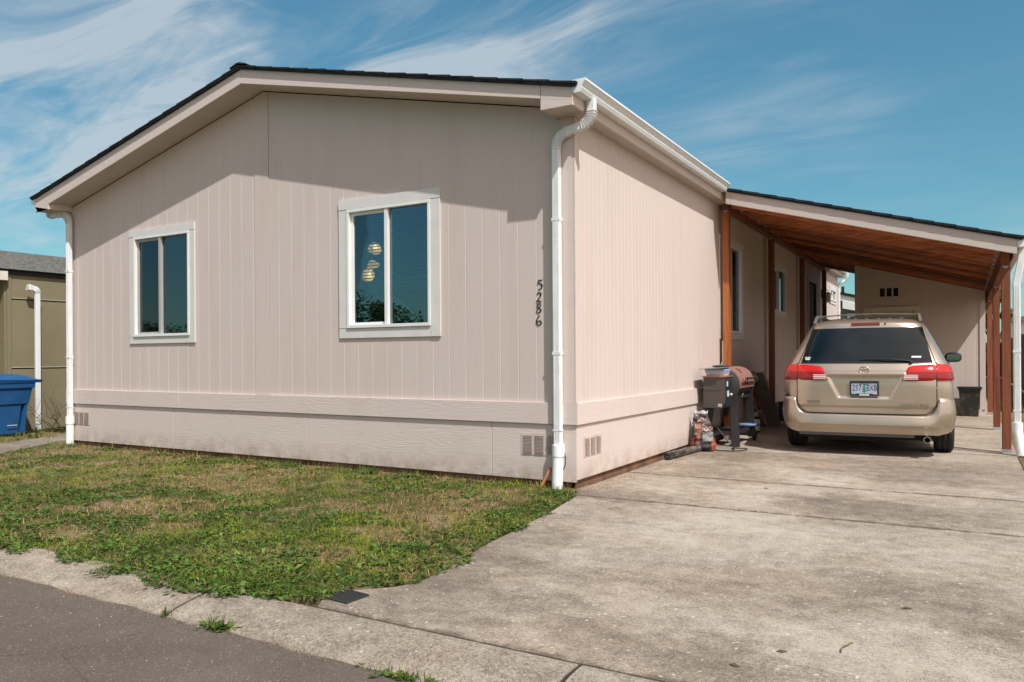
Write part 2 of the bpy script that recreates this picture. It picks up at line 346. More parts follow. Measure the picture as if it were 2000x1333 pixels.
STAINS = [(0.75, -3.35, 0.75, 0.65, 0.6, (0.15, 0.12, 0.105)), (0.55, -2.2, 0.35, 1.1, 0.5, (0.15, 0.12, 0.105)), (0.45, -0.1, 0.75, 0.35, 0.65, DKR), (2.45, 0.35, 0.55, 0.45, 0.75, DKS), (2.6, 2.35, 0.8, 0.5, 0.6, DKS),
          (2.9, -2.2, 0.9, 0.4, 0.45, DKS), (2.2, -3.6, 0.5, 0.3, 0.5, DKS), (0.95, 1.7, 0.7, 0.6, 0.45, DKR), (2.1, 3.3, 2.0, 0.5, 0.5, DKS), (0.6, 3.0, .5, .9, .4, (0.17, 0.14, 0.085)), (3.3, 0.4, .5, .5, .35, DKS),
          (1.9, -1.1, 0.75, 0.6, 0.6, LTS), (1.55, -0.4, 0.5, 0.35, 0.5, LTS), (1.9, 1.9, 0.6, 0.4, 0.65, LTS), (3.0, -3.1, 0.8, 0.35, 0.5, LTS), (3.5, 1.5, 0.35, 0.25, 0.6, LTS), (1.5, 0.5, .4, .4, .5, LTS), (3.2, -1.0, .8, .5, .35, LTS)]
def mat_concrete(name, dark=0.0, seed=0.0, blot=1.0):
    """worn broom-finished slab: dark grime sits in the pits, its density drifting over several scales"""
    t = MT(name, 0.9, spec=0.18); L = (seed * 3.1, seed * 1.7, 0)
    v = t.vec((1, 1, 1), loc=L); vb = t.vec((0.7, 1.3, 1), rot=(0, 0, 0.15), loc=L)
    fine = t.noise(50, 6, 0.85, v); f2 = t.noise(150, 3, 0.7, v); a1 = t.noise(9, 5, 0.65, v); a2 = t.noise(2.6, 5, 0.6, vb, 0.4); a3 = t.noise(0.8, 4, 0.55, vb, 0.5)
    k = 1 - dark
    C = lambda r, g_, b_: (r * k, g_ * k, b_ * k)
    half = lambda n_, w: t.math('MULTIPLY', t.math('SUBTRACT', n_, 0.5), w)
    s = t.math('ADD', fine, half(f2, 0.8)); s = t.math('ADD', s, half(a1, 0.42)); s = t.math('ADD', s, half(a2, 0.30)); s = t.math('ADD', s, half(a3, 0.28))
    tintf = None; base_w = t.val(t.noise(1.3, 4, 0.6, t.vec((1, 1, 1), loc=(3, 8, 1 + seed))), .35, .65)
    base = t.mix(base_w, C(0.365, 0.293, 0.222), C(0.375, 0.322, 0.262))
    if blot > 1:                                        # stains and worn patches of the real driveway
        sx = t.N.new('ShaderNodeSeparateXYZ'); t.L.new(t.tc.outputs['Object'], sx.inputs[0])
        wx = t.math('MULTIPLY', t.math('SUBTRACT', t.noise(1.9, 7, 0.72), 0.5), 1.7); wy = t.math('MULTIPLY', t.math('SUBTRACT', t.noise(2.1, 7, 0.72, t.vec((1, 1, 1), loc=(7, 2, 1))), 0.5), 1.7)
        for cx, cy, rx, ry, amt, tone in STAINS:
            dx = t.math('DIVIDE', t.math('ADD', t.math('SUBTRACT', sx.outputs[0], cx), wx), rx); dy = t.math('DIVIDE', t.math('ADD', t.math('SUBTRACT', sx.outputs[1], cy), wy), ry)
            m_ = t.val(t.math('ADD', t.math('MULTIPLY', dx, dx), t.math('MULTIPLY', dy, dy)), 1.8, 0.0, 0, amt)
            s = t.math('ADD', s, t.math('MULTIPLY', m_, -0.08 if tone is LTS else 0.17))
            base = t.mix(t.math('MULTIPLY', m_, 0.35), base, tone)
        for yj in (-0.293, 1.257, 4.725, -3.85):
            ln = t.val(t.math('ABSOLUTE', t.math('SUBTRACT', sx.outputs[1], yj)), 0.055, 0.012, 0, 1); s = t.math('ADD', s, t.math('MULTIPLY', ln, t.val(a1, 0.3, 0.6, 0.02, 0.22)))
    col = t.mix(t.val(s, 0.44, 0.70, 0, 0.88), base, C(0.105, 0.082, 0.065))
    col = t.mix(t.val(s, 0.46, 0.24, 0, 0.85), col, C(0.515, 0.46, 0.395))
    sp = t.vor(20, v); col = t.mix(t.val(sp, 0.06, 0.035, 0, 0.8), col, C(0.07, 0.055, 0.045))
    ag = t.vor(75, v, out='Color'); sep = t.N.new('ShaderNodeSeparateColor'); t.L.new(ag, sep.inputs[0])
    col = t.mix(t.val(sep.outputs[0], 0.991, 0.996, 0, 0.5), col, C(0.68, 0.65, 0.60))
    rust = t.noise(1.1, 5, 0.65, t.vec((1, 1, 1), loc=(9, 1 + seed, 4))); col = t.mix(t.val(rust, 0.64, 0.76, 0, 0.35), col, C(0.36, 0.225, 0.13))
    t.color(col); t.bump(fine, 0.35, 0.004); t.bump(f2, 0.3, 0.003); return t.m
def mat_asphalt():
    t = MT('worn_asphalt', 0.85, spec=0.25)
    big = t.noise(0.8, 5, 0.6); mid = t.noise(6, 6, 0.7); ag = t.vor(150, out='Color'); fine = t.noise(120, 4, 0.7)
    col = t.mix(t.val(big, 0.35, 0.65), (0.098, 0.077, 0.063), (0.136, 0.109, 0.091)); col = t.mix(t.val(mid, 0.3, 0.75, 0, 0.5), col, (0.088, 0.066, 0.052))
    sep = t.N.new('ShaderNodeSeparateColor'); t.L.new(ag, sep.inputs[0])
    col = t.mix(t.val(sep.outputs[0], 0.92, 0.97, 0, 0.5), col, (0.26, 0.225, 0.19)); col = t.mix(t.val(sep.outputs[1], 0.85, 0.97, 0, 0.5), col, (0.05, 0.042, 0.038))
    cr = t.vor(0.55, t.vec((1, 1, 1), loc=(0.35, 0.2, 0)), 'DISTANCE_TO_EDGE')
    wob = t.math('ADD', cr, t.math('MULTIPLY', t.math('SUBTRACT', t.noise(5, 5, 0.7), 0.5), 0.03))
    col = t.mix(t.val(wob, 0.005, 0.0, 0, 0.35), col, (0.045, 0.035, 0.03))
    t.color(col); t.bump(fine, 0.6, 0.006); return t.m
M['soil'] = mat_soil(); M['far'] = mat_farland(); M['asphalt'] = mat_asphalt()
M['conc'] = mat_concrete('stained_driveway_concrete', 0.08, 0.0, 1.01); M['conc2'] = mat_concrete('carport_floor_concrete', 0.04, 2.0)  # second one is the carport floor: no stain list, slightly paler
M['kerb'] = mat_concrete('kerb_concrete', 0.20, 5.0, 1.0); M['path'] = mat_concrete('path_concrete', 0.35, 3.0)

g = MB(); g.add([(-300, -200, -0.12), (300, -200, -0.12), (300, 500, -0.12), (-300, 500, -0.12)], [(0, 1, 2, 3)]); struct(g.build('ground', M['far']))
# road with a gently uneven edge
rp = [(x, -4.235 + 0.012 * math.sin(x * 7.3) + 0.010 * math.sin(x * 17.1)) for x in np.arange(-14, 8.01, 0.1)]
poly_slab('road', [(-60, -13), (60, -13), (60, -4.235)] + rp[::-1] + [(-60, -4.235)], -0.05, 0.06, M['asphalt'])
# lawn bed
LAWN = [(-60, -3.93), (-0.45, -3.93), (0.1, -3.80), (0.315, -3.70), (0.34, -3.5), (0.50, -3.29), (0.50, -2.8), (0.40, -2.3), (0.30, -1.33), (0.10, -0.33), (0.045, -0.29), (0.045, 0.3), (-60, 0.3)]
poly_slab('lawn_soil', LAWN, -0.006, 0.06, M['soil'])
poly_slab('side_yard', [(-60, 0.3), (-8.3, 0.3), (-8.3, 60), (-60, 60)], -0.008, 0.06, M['soil'])
poly_slab('right_yard', [(3.83, -3.86), (60, -3.86), (60, 60), (3.83, 60)], -0.02, 0.06, M['soil'])
poly_slab('back_yard', [(-8.3, 18.2), (3.83, 18.2), (3.83, 60), (-8.3, 60)], -0.02, 0.06, M['soil'])
# path at the left
poly_slab('path', [(-6.6, -3.2), (-7.45, -2.1), (-8.07, -1.22), (-8.75, -0.3), (-9.0, 0.1), (-9.15, 0.6), (-9.15, 6), (-10.1, 6), (-10.0, 0.55), (-9.6, -0.3), (-8.95, -1.3), (-8.2, -2.4), (-7.4, -3.4)], 0.004, 0.05, M['path'])
# driveway bays
B0 = [(0.37, -3.846), (6.2, -3.846), (5.6, -3.5), (4.6, -2.9), (4.05, -2.2), (3.84, -1.5), (3.81, -0.301), (0.155, -0.301), (0.28, -1.0), (0.33, -1.4), (0.38, -1.8), (0.42, -2.3), (0.49, -2.65), (0.54, -2.95), (0.56, -3.2), (0.50, -3.38), (0.36, -3.52), (0.30, -3.62), (0.30, -3.74)]
poly_slab('driveway', B0, 0.0, 0.06, M['conc'])
poly_slab('driveway_bay', [(0.03, -0.285), (3.81, -0.285), (3.81, 1.249), (0.03, 1.249)], 0.0, 0.06, M['conc'])
poly_slab('driveway_bay', [(0.03, 1.265), (3.81, 1.265), (3.81, 4.72), (0.03, 4.72)], 0.0, 0.06, M['conc'])
poly_slab('carport_floor', [(0.03, 4.73), (3.83, 4.73), (3.83, 8.9), (0.03, 8.9)], 0.0, 0.06, M['conc2'])
poly_slab('carport_floor', [(0.03, 8.91), (3.83, 8.91), (3.83, 18), (0.03, 18)], 0.0, 0.06, M['conc2'])
poly_slab('soil_strip', [(-0.1, -0.3), (0.15, -0.3), (0.15, 18), (-0.1, 18)], -0.03, 0.05, M['soil'])
jm = simple('packed_joint_soil', (0.028, 0.019, 0.013), 0.95, 0, .5, 30)
for y0, y1, x0, x1 in ((-0.303, -0.283, 0.05, 3.81), (1.247, 1.267, 0.05, 3.81), (4.718, 4.732, 0.05, 3.81), (8.898, 8.912, 0.05, 3.81), (-3.862, -3.844, 0.33, 6.2)):
    k = MB(); k.box(x0, x1, y0, y1, -0.05, -0.004); struct(k.build('joint_soil', jm))
for x in (-2.55, -0.34, 1.87, 4.08, -4.76, -6.97):
    k = MB(); k.add([(x - 0.012, -3.86, -0.006), (x + 0.012, -3.86, -0.006), (x + 0.012, -3.98, -0.006), (x + .012, -4.08, -.02), (x + .012, -4.17, -.04), (x + .012, -4.22, -.058), (x - .012, -4.22, -.058), (x - .012, -4.17, -.04), (x - .012, -4.08, -.02), (x - 0.012, -3.98, -0.006)], [(0, 1, 2, 9), (9, 2, 3, 8), (8, 3, 4, 7), (7, 4, 5, 6)]); struct(k.build('joint_soil', jm))
# rolled kerb in cast lengths
prof = [(-3.862, 0.0), (-3.90, 0.004), (-3.98, 0.0), (-4.08, -0.014), (-4.17, -0.034), (-4.215, -0.052), (-4.225, -0.09)]
js = [-40, -9.18, -6.97, -4.76, -2.55, -0.34, 1.87, 4.08, 6.3, 40]
for a, b in zip(js[:-1], js[1:]):
    k = MB(); n = max(2, min(40, int((b - a) / 0.06)))
    xs = [a + 0.011 + (b - a - 0.022) * i / n for i in range(n + 1)]
    k.grid([[(x, y + (0.004 * math.sin(x * 23 + j) + 0.003 * math.sin(x * 61)) * (j > 3) , z) for x in xs] for j, (y, z) in enumerate(prof)], True)
    k.grid([[(x, -3.862, 0.0) for x in xs], [(x, -3.862, -0.09) for x in xs]])
    for x in (xs[0], xs[-1]): k.add([(x, y, z) for y, z in prof] + [(x, -3.862, -0.09)], [tuple(range(8))])
    struct(k.build('kerb', M['kerb']))
# ------------------------------------------------------------------ the manufactured home
V = Vector
FG = (V((0, 0, 0)), V((1, 0, 0)), V((0, -1, 0)))          # gable wall frame: u = +X, outward = -Y
FS = (V((0, 0, 0)), V((0, 1, 0)), V((1, 0, 0)))           # side wall frame: u = +Y, outward = +X
RX = -4.28; WL = -8.56; HEND = 18.05
def roof_z(x):                                             # top of the roof deck
    return 4.815 + (x - RX) * 0.2385 if x < RX else 4.815 - (x - RX) * 0.2295
def rake_z(x): return 4.61 + (x - RX) * 0.2446 if x < RX else 4.61 - (x - RX) * 0.2190                     # underside of the rake fascia

def grooved(mb, F, u0, u1, z0, ztop, grooves, holes=(), gw=0.015, gd=0.0032):
    o, u, n = F; prof = {u0: 0.0, u1: 0.0}
    for g in grooves:
        if u0 + gw < g < u1 - gw:
            prof[g - gw / 2] = 0.0; prof[g + (gw * .25 if F is not FS else -gw * .25)] = -gd; prof[g + gw / 2] = 0.0
    P = sorted(prof.items())
    def dep(x):
        for (a, da), (b, db) in zip(P[:-1], P[1:]):
            if a <= x <= b: return da + (db - da) * (x - a) / max(b - a, 1e-9)
        return 0
    for h in holes:
        for x in (h[0], h[1]): prof.setdefault(x, dep(x))
    if u0 < RX < u1 and F is FG: prof.setdefault(RX, 0.0)
    P = sorted(prof.items())
    for (a, da), (b, db) in zip(P[:-1], P[1:]):
        mid = (a + b) / 2; hs = sorted([(h[2], h[3]) for h in holes if h[0] <= mid <= h[1]])
        segs = []; cur = (z0, z0)
        for lo, hi in hs: segs.append((cur, (lo, lo))); cur = (hi, hi)
        segs.append((cur, (ztop(a), ztop(b))))
        for (l0, l1), (h0, h1) in segs:
            mb.add([o + u * a + n * da + V((0, 0, l0)), o + u * b + n * db + V((0, 0, l1)), o + u * b + n * db + V((0, 0, h1)), o + u * a + n * da + V((0, 0, h0))], [(0, 1, 2, 3)])

home = thing('manufactured_home', 'long beige single storey home with grooved siding, low gable and white downspouts', 'house', (0, 0, 0))
# ---- window builder
def blinds(F, u0, u1, z0, z1, parent, d=-0.075, pitch=0.036, broken=None, tilt=0.0075):
    s = MB(); o, u, n = F; z = z1 - 0.04
    s.fbox(F, u0, u1, z1 - 0.035, z1, d - 0.02, d + 0.02)
    while z > z0 + 0.02:
        if broken and z < broken[0]:
            # slats fallen into a fan
            k = (broken[0] - z) / (broken[0] - z0)
            if k < 0.45:
                a = o + u * (u0 + 0.005) + n * d + V((0, 0, z0 + 0.30 * (1 - k * 1.9) + 0.02)); b = o + u * (u1 - 0.14) + n * (d) + V((0, 0, z0 + 0.03))
                s.bar(a, b, 0.02, 0.004, n); z -= pitch; continue
            z -= pitch; continue
        s.add([o + u * u0 + n * (d - 0.011) + V((0, 0, z - tilt)), o + u * u1 + n * (d - 0.011) + V((0, 0, z - tilt)),
               o + u * u1 + n * (d + 0.011) + V((0, 0, z + tilt)), o + u * u0 + n * (d + 0.011) + V((0, 0, z + tilt))], [(0, 1, 2, 3)])
        z -= pitch
    for q in (0.17, 0.83):
        uu = u0 + (u1 - u0) * q; s.bar(o + u * uu + n * (d + 0.013) + V((0, 0, z0)), o + u * uu + n * (d + 0.013) + V((0, 0, z1)), 0.003, 0.003)
    s.fbox(F, u0, u1, z0 + 0.26 if broken is None else z0 + 0.50, z0 + 0.275 if broken is None else z0 + 0.515, d - 0.012, d + 0.014)
    return s.build('blinds', M['blind'], parent)
M['blind'] = simple('white_blind_slats', (0.80, 0.82, 0.80), 0.5, 0, 0.03)
def window(F, u0, u1, z0, z1, tw, parent, umid=None, slider='left', screen=False, trimmat='wtrim', apron=True):
    """trim outer rectangle u0..u1 z0..z1; returns the opening for the wall"""
    a0, a1, b0, b1 = u0 + tw, u1 - tw, z0 + tw * 0.93, z1 - tw * 0.93
    fr = MB(); vf = 0.036
    fr.fbox(F, a0, a1, b0, b0 + vf, -0.06, 0.034); fr.fbox(F, a0, a1, b1 - vf, b1, -0.06, 0.030)
    fr.fbox(F, a0, a0 + vf, b0 + vf, b1 - vf, -0.06, 0.030); fr.fbox(F, a1 - vf, a1, b0 + vf, b1 - vf, -0.06, 0.030)
    w = fr.build('window', M['vinyl'], parent, 0.003)
    t = MB(); t.fbox(F, u0, u1, z1 - tw * 0.93 + 0.002, z1, 0.001, 0.024); t.fbox(F, u0, u1 - tw if apron else u1, z0, z0 + tw * 0.93 - 0.002, 0.001, 0.018)
    t.fbox(F, u0, a0 - 0.002, z0 + tw * 0.93, z1 - tw * 0.93, 0.001, 0.020); t.fbox(F, a1 + 0.002, u1, z0 + (0 if apron else tw * .93), z1 - tw * 0.93, 0.001, 0.021)
    t.build('trim', M[trimmat], w, 0.003)
    i0, i1, j0, j1 = a0 + vf, a1 - vf, b0 + vf, b1 - vf
    if umid is None: umid = (i0 + i1) / 2
    s = MB(); s.fbox(F, umid - 0.024, umid + 0.022, j0, j1, -0.045, 0.022)
    sw = 0.036                                            # sliding sash, set back
    s.fbox(F, i0, i0 + sw, j0, j1, -0.05, -0.012); s.fbox(F, i0 + sw, umid - 0.024, j1 - sw, j1, -0.05, -0.012); s.fbox(F, i0 + sw, umid - 0.024, j0, j0 + sw * 0.8, -0.05, -0.012)
    s.build('sash', M['vinyl'] if not screen else M['screenframe'], w, 0.002)
    p = MB(); p.fbox(F, i0 + sw, umid - 0.024, j0 + sw * 0.8, j1 - sw, -0.034, -0.030); p.build('pane', M['screen'] if screen else M['glass'], w)
    p = MB(); p.fbox(F, umid + 0.022, i1, j0, j1, -0.024, -0.020); p.build('pane', M['glass'], w)
    return w, (a0 + 0.004, a1 - 0.004, b0 + 0.004, b1 - 0.004), (i0, i1, j0, j1)
M['screenframe'] = simple('grey_screen_frame', (0.36, 0.36, 0.34), 0.5, 0, .05)
wR, hR, iR = window(FG, -3.03, -1.585, 1.508, 3.108, 0.125, home, -2.325)
wL, hL, iL = window(FG, -7.012, -5.592, 1.50, 3.105, 0.105, home, -6.325, screen=True)
w1, h1, i1 = window(FS, 5.10, 6.54, 1.54, 3.16, 0.115, home, 5.80, screen=True)
w2, h2, i2 = window(FS, 8.75, 10.22, 2.05, 3.15, 0.105, home, 9.45, screen=False)
w3, h3, i3 = window(FS, 16.35, 17.6, 2.74, 3.24, 0.09, home, 16.95)
blinds(FG, iR[0] + 0.01, -2.34, iR[2], iR[3], wR, tilt=0.0035)
blinds(FG, -2.31, iR[1] - 0.01, iR[2], iR[3], wR, broken=(iR[2] + 0.36, 0), tilt=0.009)
c = MB(); 
for i in range(16):                                        # curtain folds beside the left window's sash
    x0 = -6.86 + i * 0.011; c.add([(x0, 0.12 + 0.012 * (i % 2), 1.65), (x0 + 0.011, 0.12 + 0.012 * ((i + 1) % 2), 1.65), (x0 + 0.011, 0.12 + 0.012 * ((i + 1) % 2), 2.95), (x0, 0.12 + 0.012 * (i % 2), 2.95)], [(0, 1, 2, 3)])
c.build('curtain', simple('pale_curtain', (0.30, 0.36, 0.30), 0.8), wL)
for F_, uu, zz, par in ((FG, -2.295, iR[2], wR), (FG, -6.285, iL[2], wL)):
    s = MB(); s.fbox(F_, uu, uu + 0.075, zz + 0.004, zz + 0.10, -0.05, -0.03); s.build('sticker', simple('pale_yellow_window_card', (0.62, 0.62, 0.30), 0.6), par)

# ---- walls
gr = [-0.1335 - 0.2118 * k for k in range(1, 60)]
sg = MB()
grooved(sg, FG, -4.20, -0.1335, 0.80, rake_z, [-0.1335 - 0.2118 * k - 0.076 for k in range(0, 30)], [hR])
grooved(sg, FG, -8.5, -4.45, 0.80, rake_z, [-4.45 - 0.2118 * k - 0.03 for k in range(0, 30)], [hL])
sg.build('gable_siding', M['siding'], home)
ss = MB()
DOOR = (12.95, 14.05, 0.12, 3.08)
grooved(ss, FS, 0.045, HEND, 0.80, lambda u: 3.62, [0.12 + 0.1059 * k for k in range(0, 180)], [h1, h2, h3, DOOR], gw=0.014, gd=0.0028)
ss.build('side_siding', M['siding'], home)
ms = MB(); ms.add([(WL, HEND, 0), (WL, 0, 0), (WL, 0, rake_z(WL)), (WL, HEND, rake_z(WL))], [(0, 1, 2, 3)])
ms.add([(WL, HEND, 0), (0, HEND, 0), (0, HEND, rake_z(0)), (RX, HEND, rake_z(RX)), (WL, HEND, rake_z(WL))], [(0, 1, 2, 3, 4)]); ms.build('far_siding', M['siding'], home)
# corner boards and the marriage-line board
t = MB()
t.fbox(FG, -0.133, -0.002, 0.832, 3.63, 0.0, 0.020); t.build('corner_trim', M['trimZ'], home, 0.002); t = MB(); t.prism([(-4.448, 0.832), (-4.202, 0.832), (-4.202, rake_z(-4.202)), (RX, rake_z(RX)), (-4.448, rake_z(-4.448))], 0.0, 0.007, FG); t.build('seam_board', M['siding'], home, 0.002); t = MB()
t.fbox(FG, -8.565, -8.502, 0.832, 3.56, 0.0, 0.018)
t.build('corner_trim', M['trimZ'], home, 0.002)
ct = MB(); ct.fbox(FS, -0.020, 0.042, 0.832, 3.604, 0.0, 0.016); ct.box(-0.13, -0.001, 0.002, 0.05, 0.832, 3.604); ct.build('corner_trim', M['trimZ'], home, 0.002)
# lower band and skirting, in boards with butt joints
def boards(F, cuts, z0, z1, d0, d1, name, m):
    b = MB()
    for a, c_ in zip(cuts[:-1], cuts[1:]): b.fbox(F, a + 0.0015, c_ - 0.0015, z0, z1, d0, d1)
    return b.build(name, m, home, 0.004)
boards(FG, [-8.585, -5.92, -2.42, 0.0], 0.618, 0.830, -0.03, 0.034, 'band_board', M['trimX'])
boards(FS, [-0.034, 1.35, 4.9, 8.5, 12.1, 15.7, HEND], 0.618, 0.830, -0.02, 0.034, 'band_board', M['trimY'])
boards(FG, [-8.57, -6.061, -3.545, -0.95, 0.004], 0.060, 0.616, -0.03, 0.012, 'skirting', M['trimX'])
boards(FS, [-0.012, 3.6, 7.2, 10.8, 14.4, HEND], 0.080, 0.616, -0.02, 0.012, 'skirting', M['trimY'])
fb = MB(); fb.box(-8.55, -0.03, 0.03, 0.06, -0.05, 0.09); fb.box(-0.06, -0.018, 0.03, HEND, -0.05, 0.10); fb.build('foundation_sill', simple('damp_brown_sill', (0.16, 0.085, 0.05), 0.95, 0, .6, 3, .6), home)
# skirting vents
def vent(F, u0, z0, w, h, name='skirting_vent'):
    v = MB(); v.fbox(F, u0, u0 + w, z0, z0 + h, 0.013, 0.017)
    n = 13; o, u, nn = F
    for c_ in range(3):
        a = u0 + w * (0.07 + c_ * 0.315); b = a + w * 0.225
        for r in range(n):
            z = z0 + h * (0.08 + 0.84 * r / n); hh = h * 0.84 / n
            v.add([o + u * a + nn * 0.018 + V((0, 0, z)), o + u * b + nn * 0.018 + V((0, 0, z)), o + u * b + nn * 0.028 + V((0, 0, z + hh * 0.55)), o + u * a + nn * 0.028 + V((0, 0, z + hh * 0.55)),
                   o + u * b + nn * 0.018 + V((0, 0, z + hh * 0.62)), o + u * a + nn * 0.018 + V((0, 0, z + hh * 0.62))], [(0, 1, 2, 3), (3, 2, 4, 5)])
    ob = v.build(name, M['ventpaint'], home, fix=False)
    sl = MB()
    for c_ in range(3):
        a = u0 + w * (0.07 + c_ * 0.315); b = a + w * 0.225
        for r in range(n):
            z = z0 + h * (0.08 + 0.84 * r / n); hh = h * 0.84 / n; sl.fbox(F, a, b, z + hh * 0.72, z + hh * 0.98, 0.014, 0.0185)
    sl.build('slot', M['slot'], ob)
M['slot'] = simple('shaded_slot', (0.46, 0.39, 0.355), .9)
M['ventpaint'] = simple('vent_paint', (0.52, 0.44, 0.40), 0.6)
vent(FG, -0.60, 0.305, 0.42, 0.215); vent(FG, -8.40, 0.305, 0.40, 0.205); vent(FS, 0.15, 0.29, 0.43, 0.20)

# ---- rake: soffit, fascia, returns
so = MB()
for a, b in ((-8.80, RX), (RX, 0.155)):
    so.add([(a, 0.0, rake_z(a) + 0.012), (b, 0.0, rake_z(b) + 0.012), (b, -0.33, rake_z(b) + 0.012), (a, -0.33, rake_z(a) + 0.012)], [(0, 1, 2, 3)])
so.add([(-0.18, -0.34, 3.607), (0.155, -0.34, 3.607), (0.155, 0, 3.607), (-0.18, 0, 3.607)], [(0, 1, 2, 3)])
so.add([(0, 0, 3.607), (0.155, 0, 3.607), (0.155, HEND + 0.3, 3.607), (0, HEND + 0.3, 3.607)], [(0, 1, 2, 3)])
so.add([(-8.78, -0.34, 3.52), (-8.45, -0.34, 3.52), (-8.45, 0, 3.52), (-8.78, 0, 3.52)], [(0, 1, 2, 3)])
so.add([(-8.78, 0, 3.52), (-8.56, 0, 3.52), (-8.56, HEND, 3.52), (-8.78, HEND, 3.52)], [(0, 1, 2, 3)])
so.build('soffit', M['soffit'], home, fix=False)
ra = MB()
def rake_board(x0, x1, d0=0.33, d1=0.352): ra.prism([(x0, rake_z(x0)), (x1, rake_z(x1)), (x1, roof_z(x1) - 0.036), (x0, roof_z(x0) - 0.036)], d0, d1, FG)
for a, b in ((-8.80, -7.0), (-7.0, -5.6), (-5.6, RX), (RX, -3.9), (-3.9, -2.0), (-2.0, -0.182), (-0.178, 0.155)): rake_board(a + 0.001, b - 0.001)
ra.prism([(-0.178, 3.600), (0.155, 3.600), (0.155, rake_z(0.155)), (-0.178, rake_z(-0.178))], 0.33, 0.3535, FG)
ra.prism([(-8.80, 3.575), (-8.75, 3.515), (-8.45, 3.515), (-8.45, rake_z(-8.45)), (-8.80, rake_z(-8.8))], 0.33, 0.3535, FG)
ra.build('rake_fascia', M['trimX'], home, 0.002)
rb = MB(); rb.box(-0.18, -0.165, -0.33, 0, 3.605, 3.75); rb.box(-8.46, -8.445, -0.33, 0, 3.52, 3.62); rb.box(0.13, 0.155, -0.33, HEND + 0.3, 3.60, 3.775); rb.box(-8.80, -8.78, -0.33, HEND + .3, 3.515, 3.70); rb.build('eave_fascia', M['trimY'], home, 0.002)
# ---- roof: shingle courses
rf = MB(); course = 0.27
for sgn, xe in ((1, 0.20), (-1, -8.87)):
    L_ = abs(xe - RX); n = int(L_ / course)
    for i in range(n):
        xa = RX + sgn * L_ * i / n; xb = RX + sgn * (L_ * (i + 1) / n + 0.010)
        za, zb = roof_z(xa) + 0.004, roof_z(xb) + 0.011; j = 0.002 * math.sin(i * 5.1)
        y0 = -0.392
        P = [(xa, y0, za - 0.002), (xb, y0, zb + j), (xb, HEND + 0.35, zb + j), (xa, HEND + 0.35, za - 0.002)]
        Q = [(x, y, z - 0.012 - (0.012 if k in (1, 2) else 0)) for k, (x, y, z) in enumerate(P)]
        rf.add(P + Q, [(0, 1, 2, 3), (7, 6, 5, 4), (0, 4, 5, 1), (1, 5, 6, 2), (2, 6, 7, 3)])
for a, b in ((-8.86, RX), (RX, 0.19)):
    rf.prism([(a, roof_z(a) - 0.034), (b, roof_z(b) - 0.034), (b, roof_z(b) - 0.006), (a, roof_z(a) - 0.006)], -HEND - 0.34, 0.385, FG)
# ridge cap
rf.prism([(RX - 0.15, roof_z(RX - 0.15) + 0.02), (RX, roof_z(RX) + 0.02), (RX + 0.15, roof_z(RX + 0.15) + 0.02), (RX + 0.14, roof_z(RX + 0.14) + 0.030), (RX + 0.03, roof_z(RX) + 0.032), (RX - 0.03, roof_z(RX) + 0.032), (RX - 0.14, roof_z(RX - 0.14) + 0.030)], -HEND - 0.36, 0.40, FG)
rf.build('roof', M['shingle'], home)
# ---- K-style gutters
def gutter(x, z, y0, y1, sgn=1, name='gutter', parent=home, w=0.13, h=0.12):
    pr = [(0.0, h), (0.0, 0.0), (w * 0.62, 0.0), (w * 0.74, h * 0.30), (w * 0.72, h * 0.45), (w * 0.90, h * 0.75), (w, h * 0.84), (w, h), (w * 0.93, h), (w * 0.93, h * 0.97)]
    g_ = MB(); g_.grid([[(x + sgn * px_, y, z + pz) for px_, pz in pr] for y in (y0, y1)], False)
    g_.grid([[(x + sgn * (px_ * 0.94 + 0.003), y, z + pz * 0.96 + 0.003) for px_, pz in pr] for y in (y0, y1)], False)
    for y in (y0, y1): g_.add([(x + sgn * px_, y, z + pz) for px_, pz in pr[:8]], [tuple(range(8))])
    return g_.build(name, M['white'], parent, fix=False)
gutter(0.157, 3.705, -0.355, 4.70); gutter(0.157, 3.705, 15.35, HEND + 0.33); gutter(-8.803, 3.63, -0.355, HEND, -1)
# ---- downspouts
def downspout(pts, foot, parent, collar_z, w=(0.082, 0.062), up=(0, 1, 0), r=0.055, ribs=True, rb=0.09):
    d = MB(); P = bend(pts, rb, 8); d.tube(P, 1.0, rect=w, up=up)
    # fluted elbows
    if ribs:
        for i, p in enumerate(P[1:-1], 1):
            t_ = (P[i + 1] - P[i - 1]).normalized(); prev = (P[i] - P[i - 1]); nxt = (P[i + 1] - P[i])
            if prev.angle(nxt, 0) > 0.03:
                q = t_ * 0.0016; d.tube([p - q, p + q], 1.0, rect=(w[0] + 0.018, w[1] + 0.018), up=up)
    x, y = pts[-1][0], pts[-1][1]
    for k in (-0.024, -0.008, 0.008, 0.024): d.box(x + k - 0.003, x + k + 0.003, y - w[1] / 2 - 0.0035, y - w[1] / 2 + 0.002, pts[-1][2], pts[-2][2] - rb)
    d.box(x - w[0] / 2 - 0.004, x + w[0] / 2 + 0.004, y - w[1] / 2 - 0.004, y + w[1] / 2 + 0.004, 0.56, 0.572)
    for zz in (1.3, 2.6):
        if zz < pts[-2][2] - 0.2: d.box(x - w[0] / 2 - 0.003, x + w[0] / 2 + 0.003, y - w[1] / 2 - 0.005, y + w[1] / 2 + 0.003, zz, zz + 0.03) if r else None
    o = d.build('downspout', M['downpaint'], parent)
    f = MB(); f.tube([(x, y, collar_z), (foot[0], foot[1], foot[2])], r, 20); f.tube([(x, y, collar_z + 0.055), (x, y, collar_z - 0.055)], r + 0.008, 20)
    f.build('drain_adapter', M['pvc'], o)
    return o
M['pvc'] = simple('white_pvc', (0.80, 0.80, 0.79), 0.35, 0, 0.05, 4)
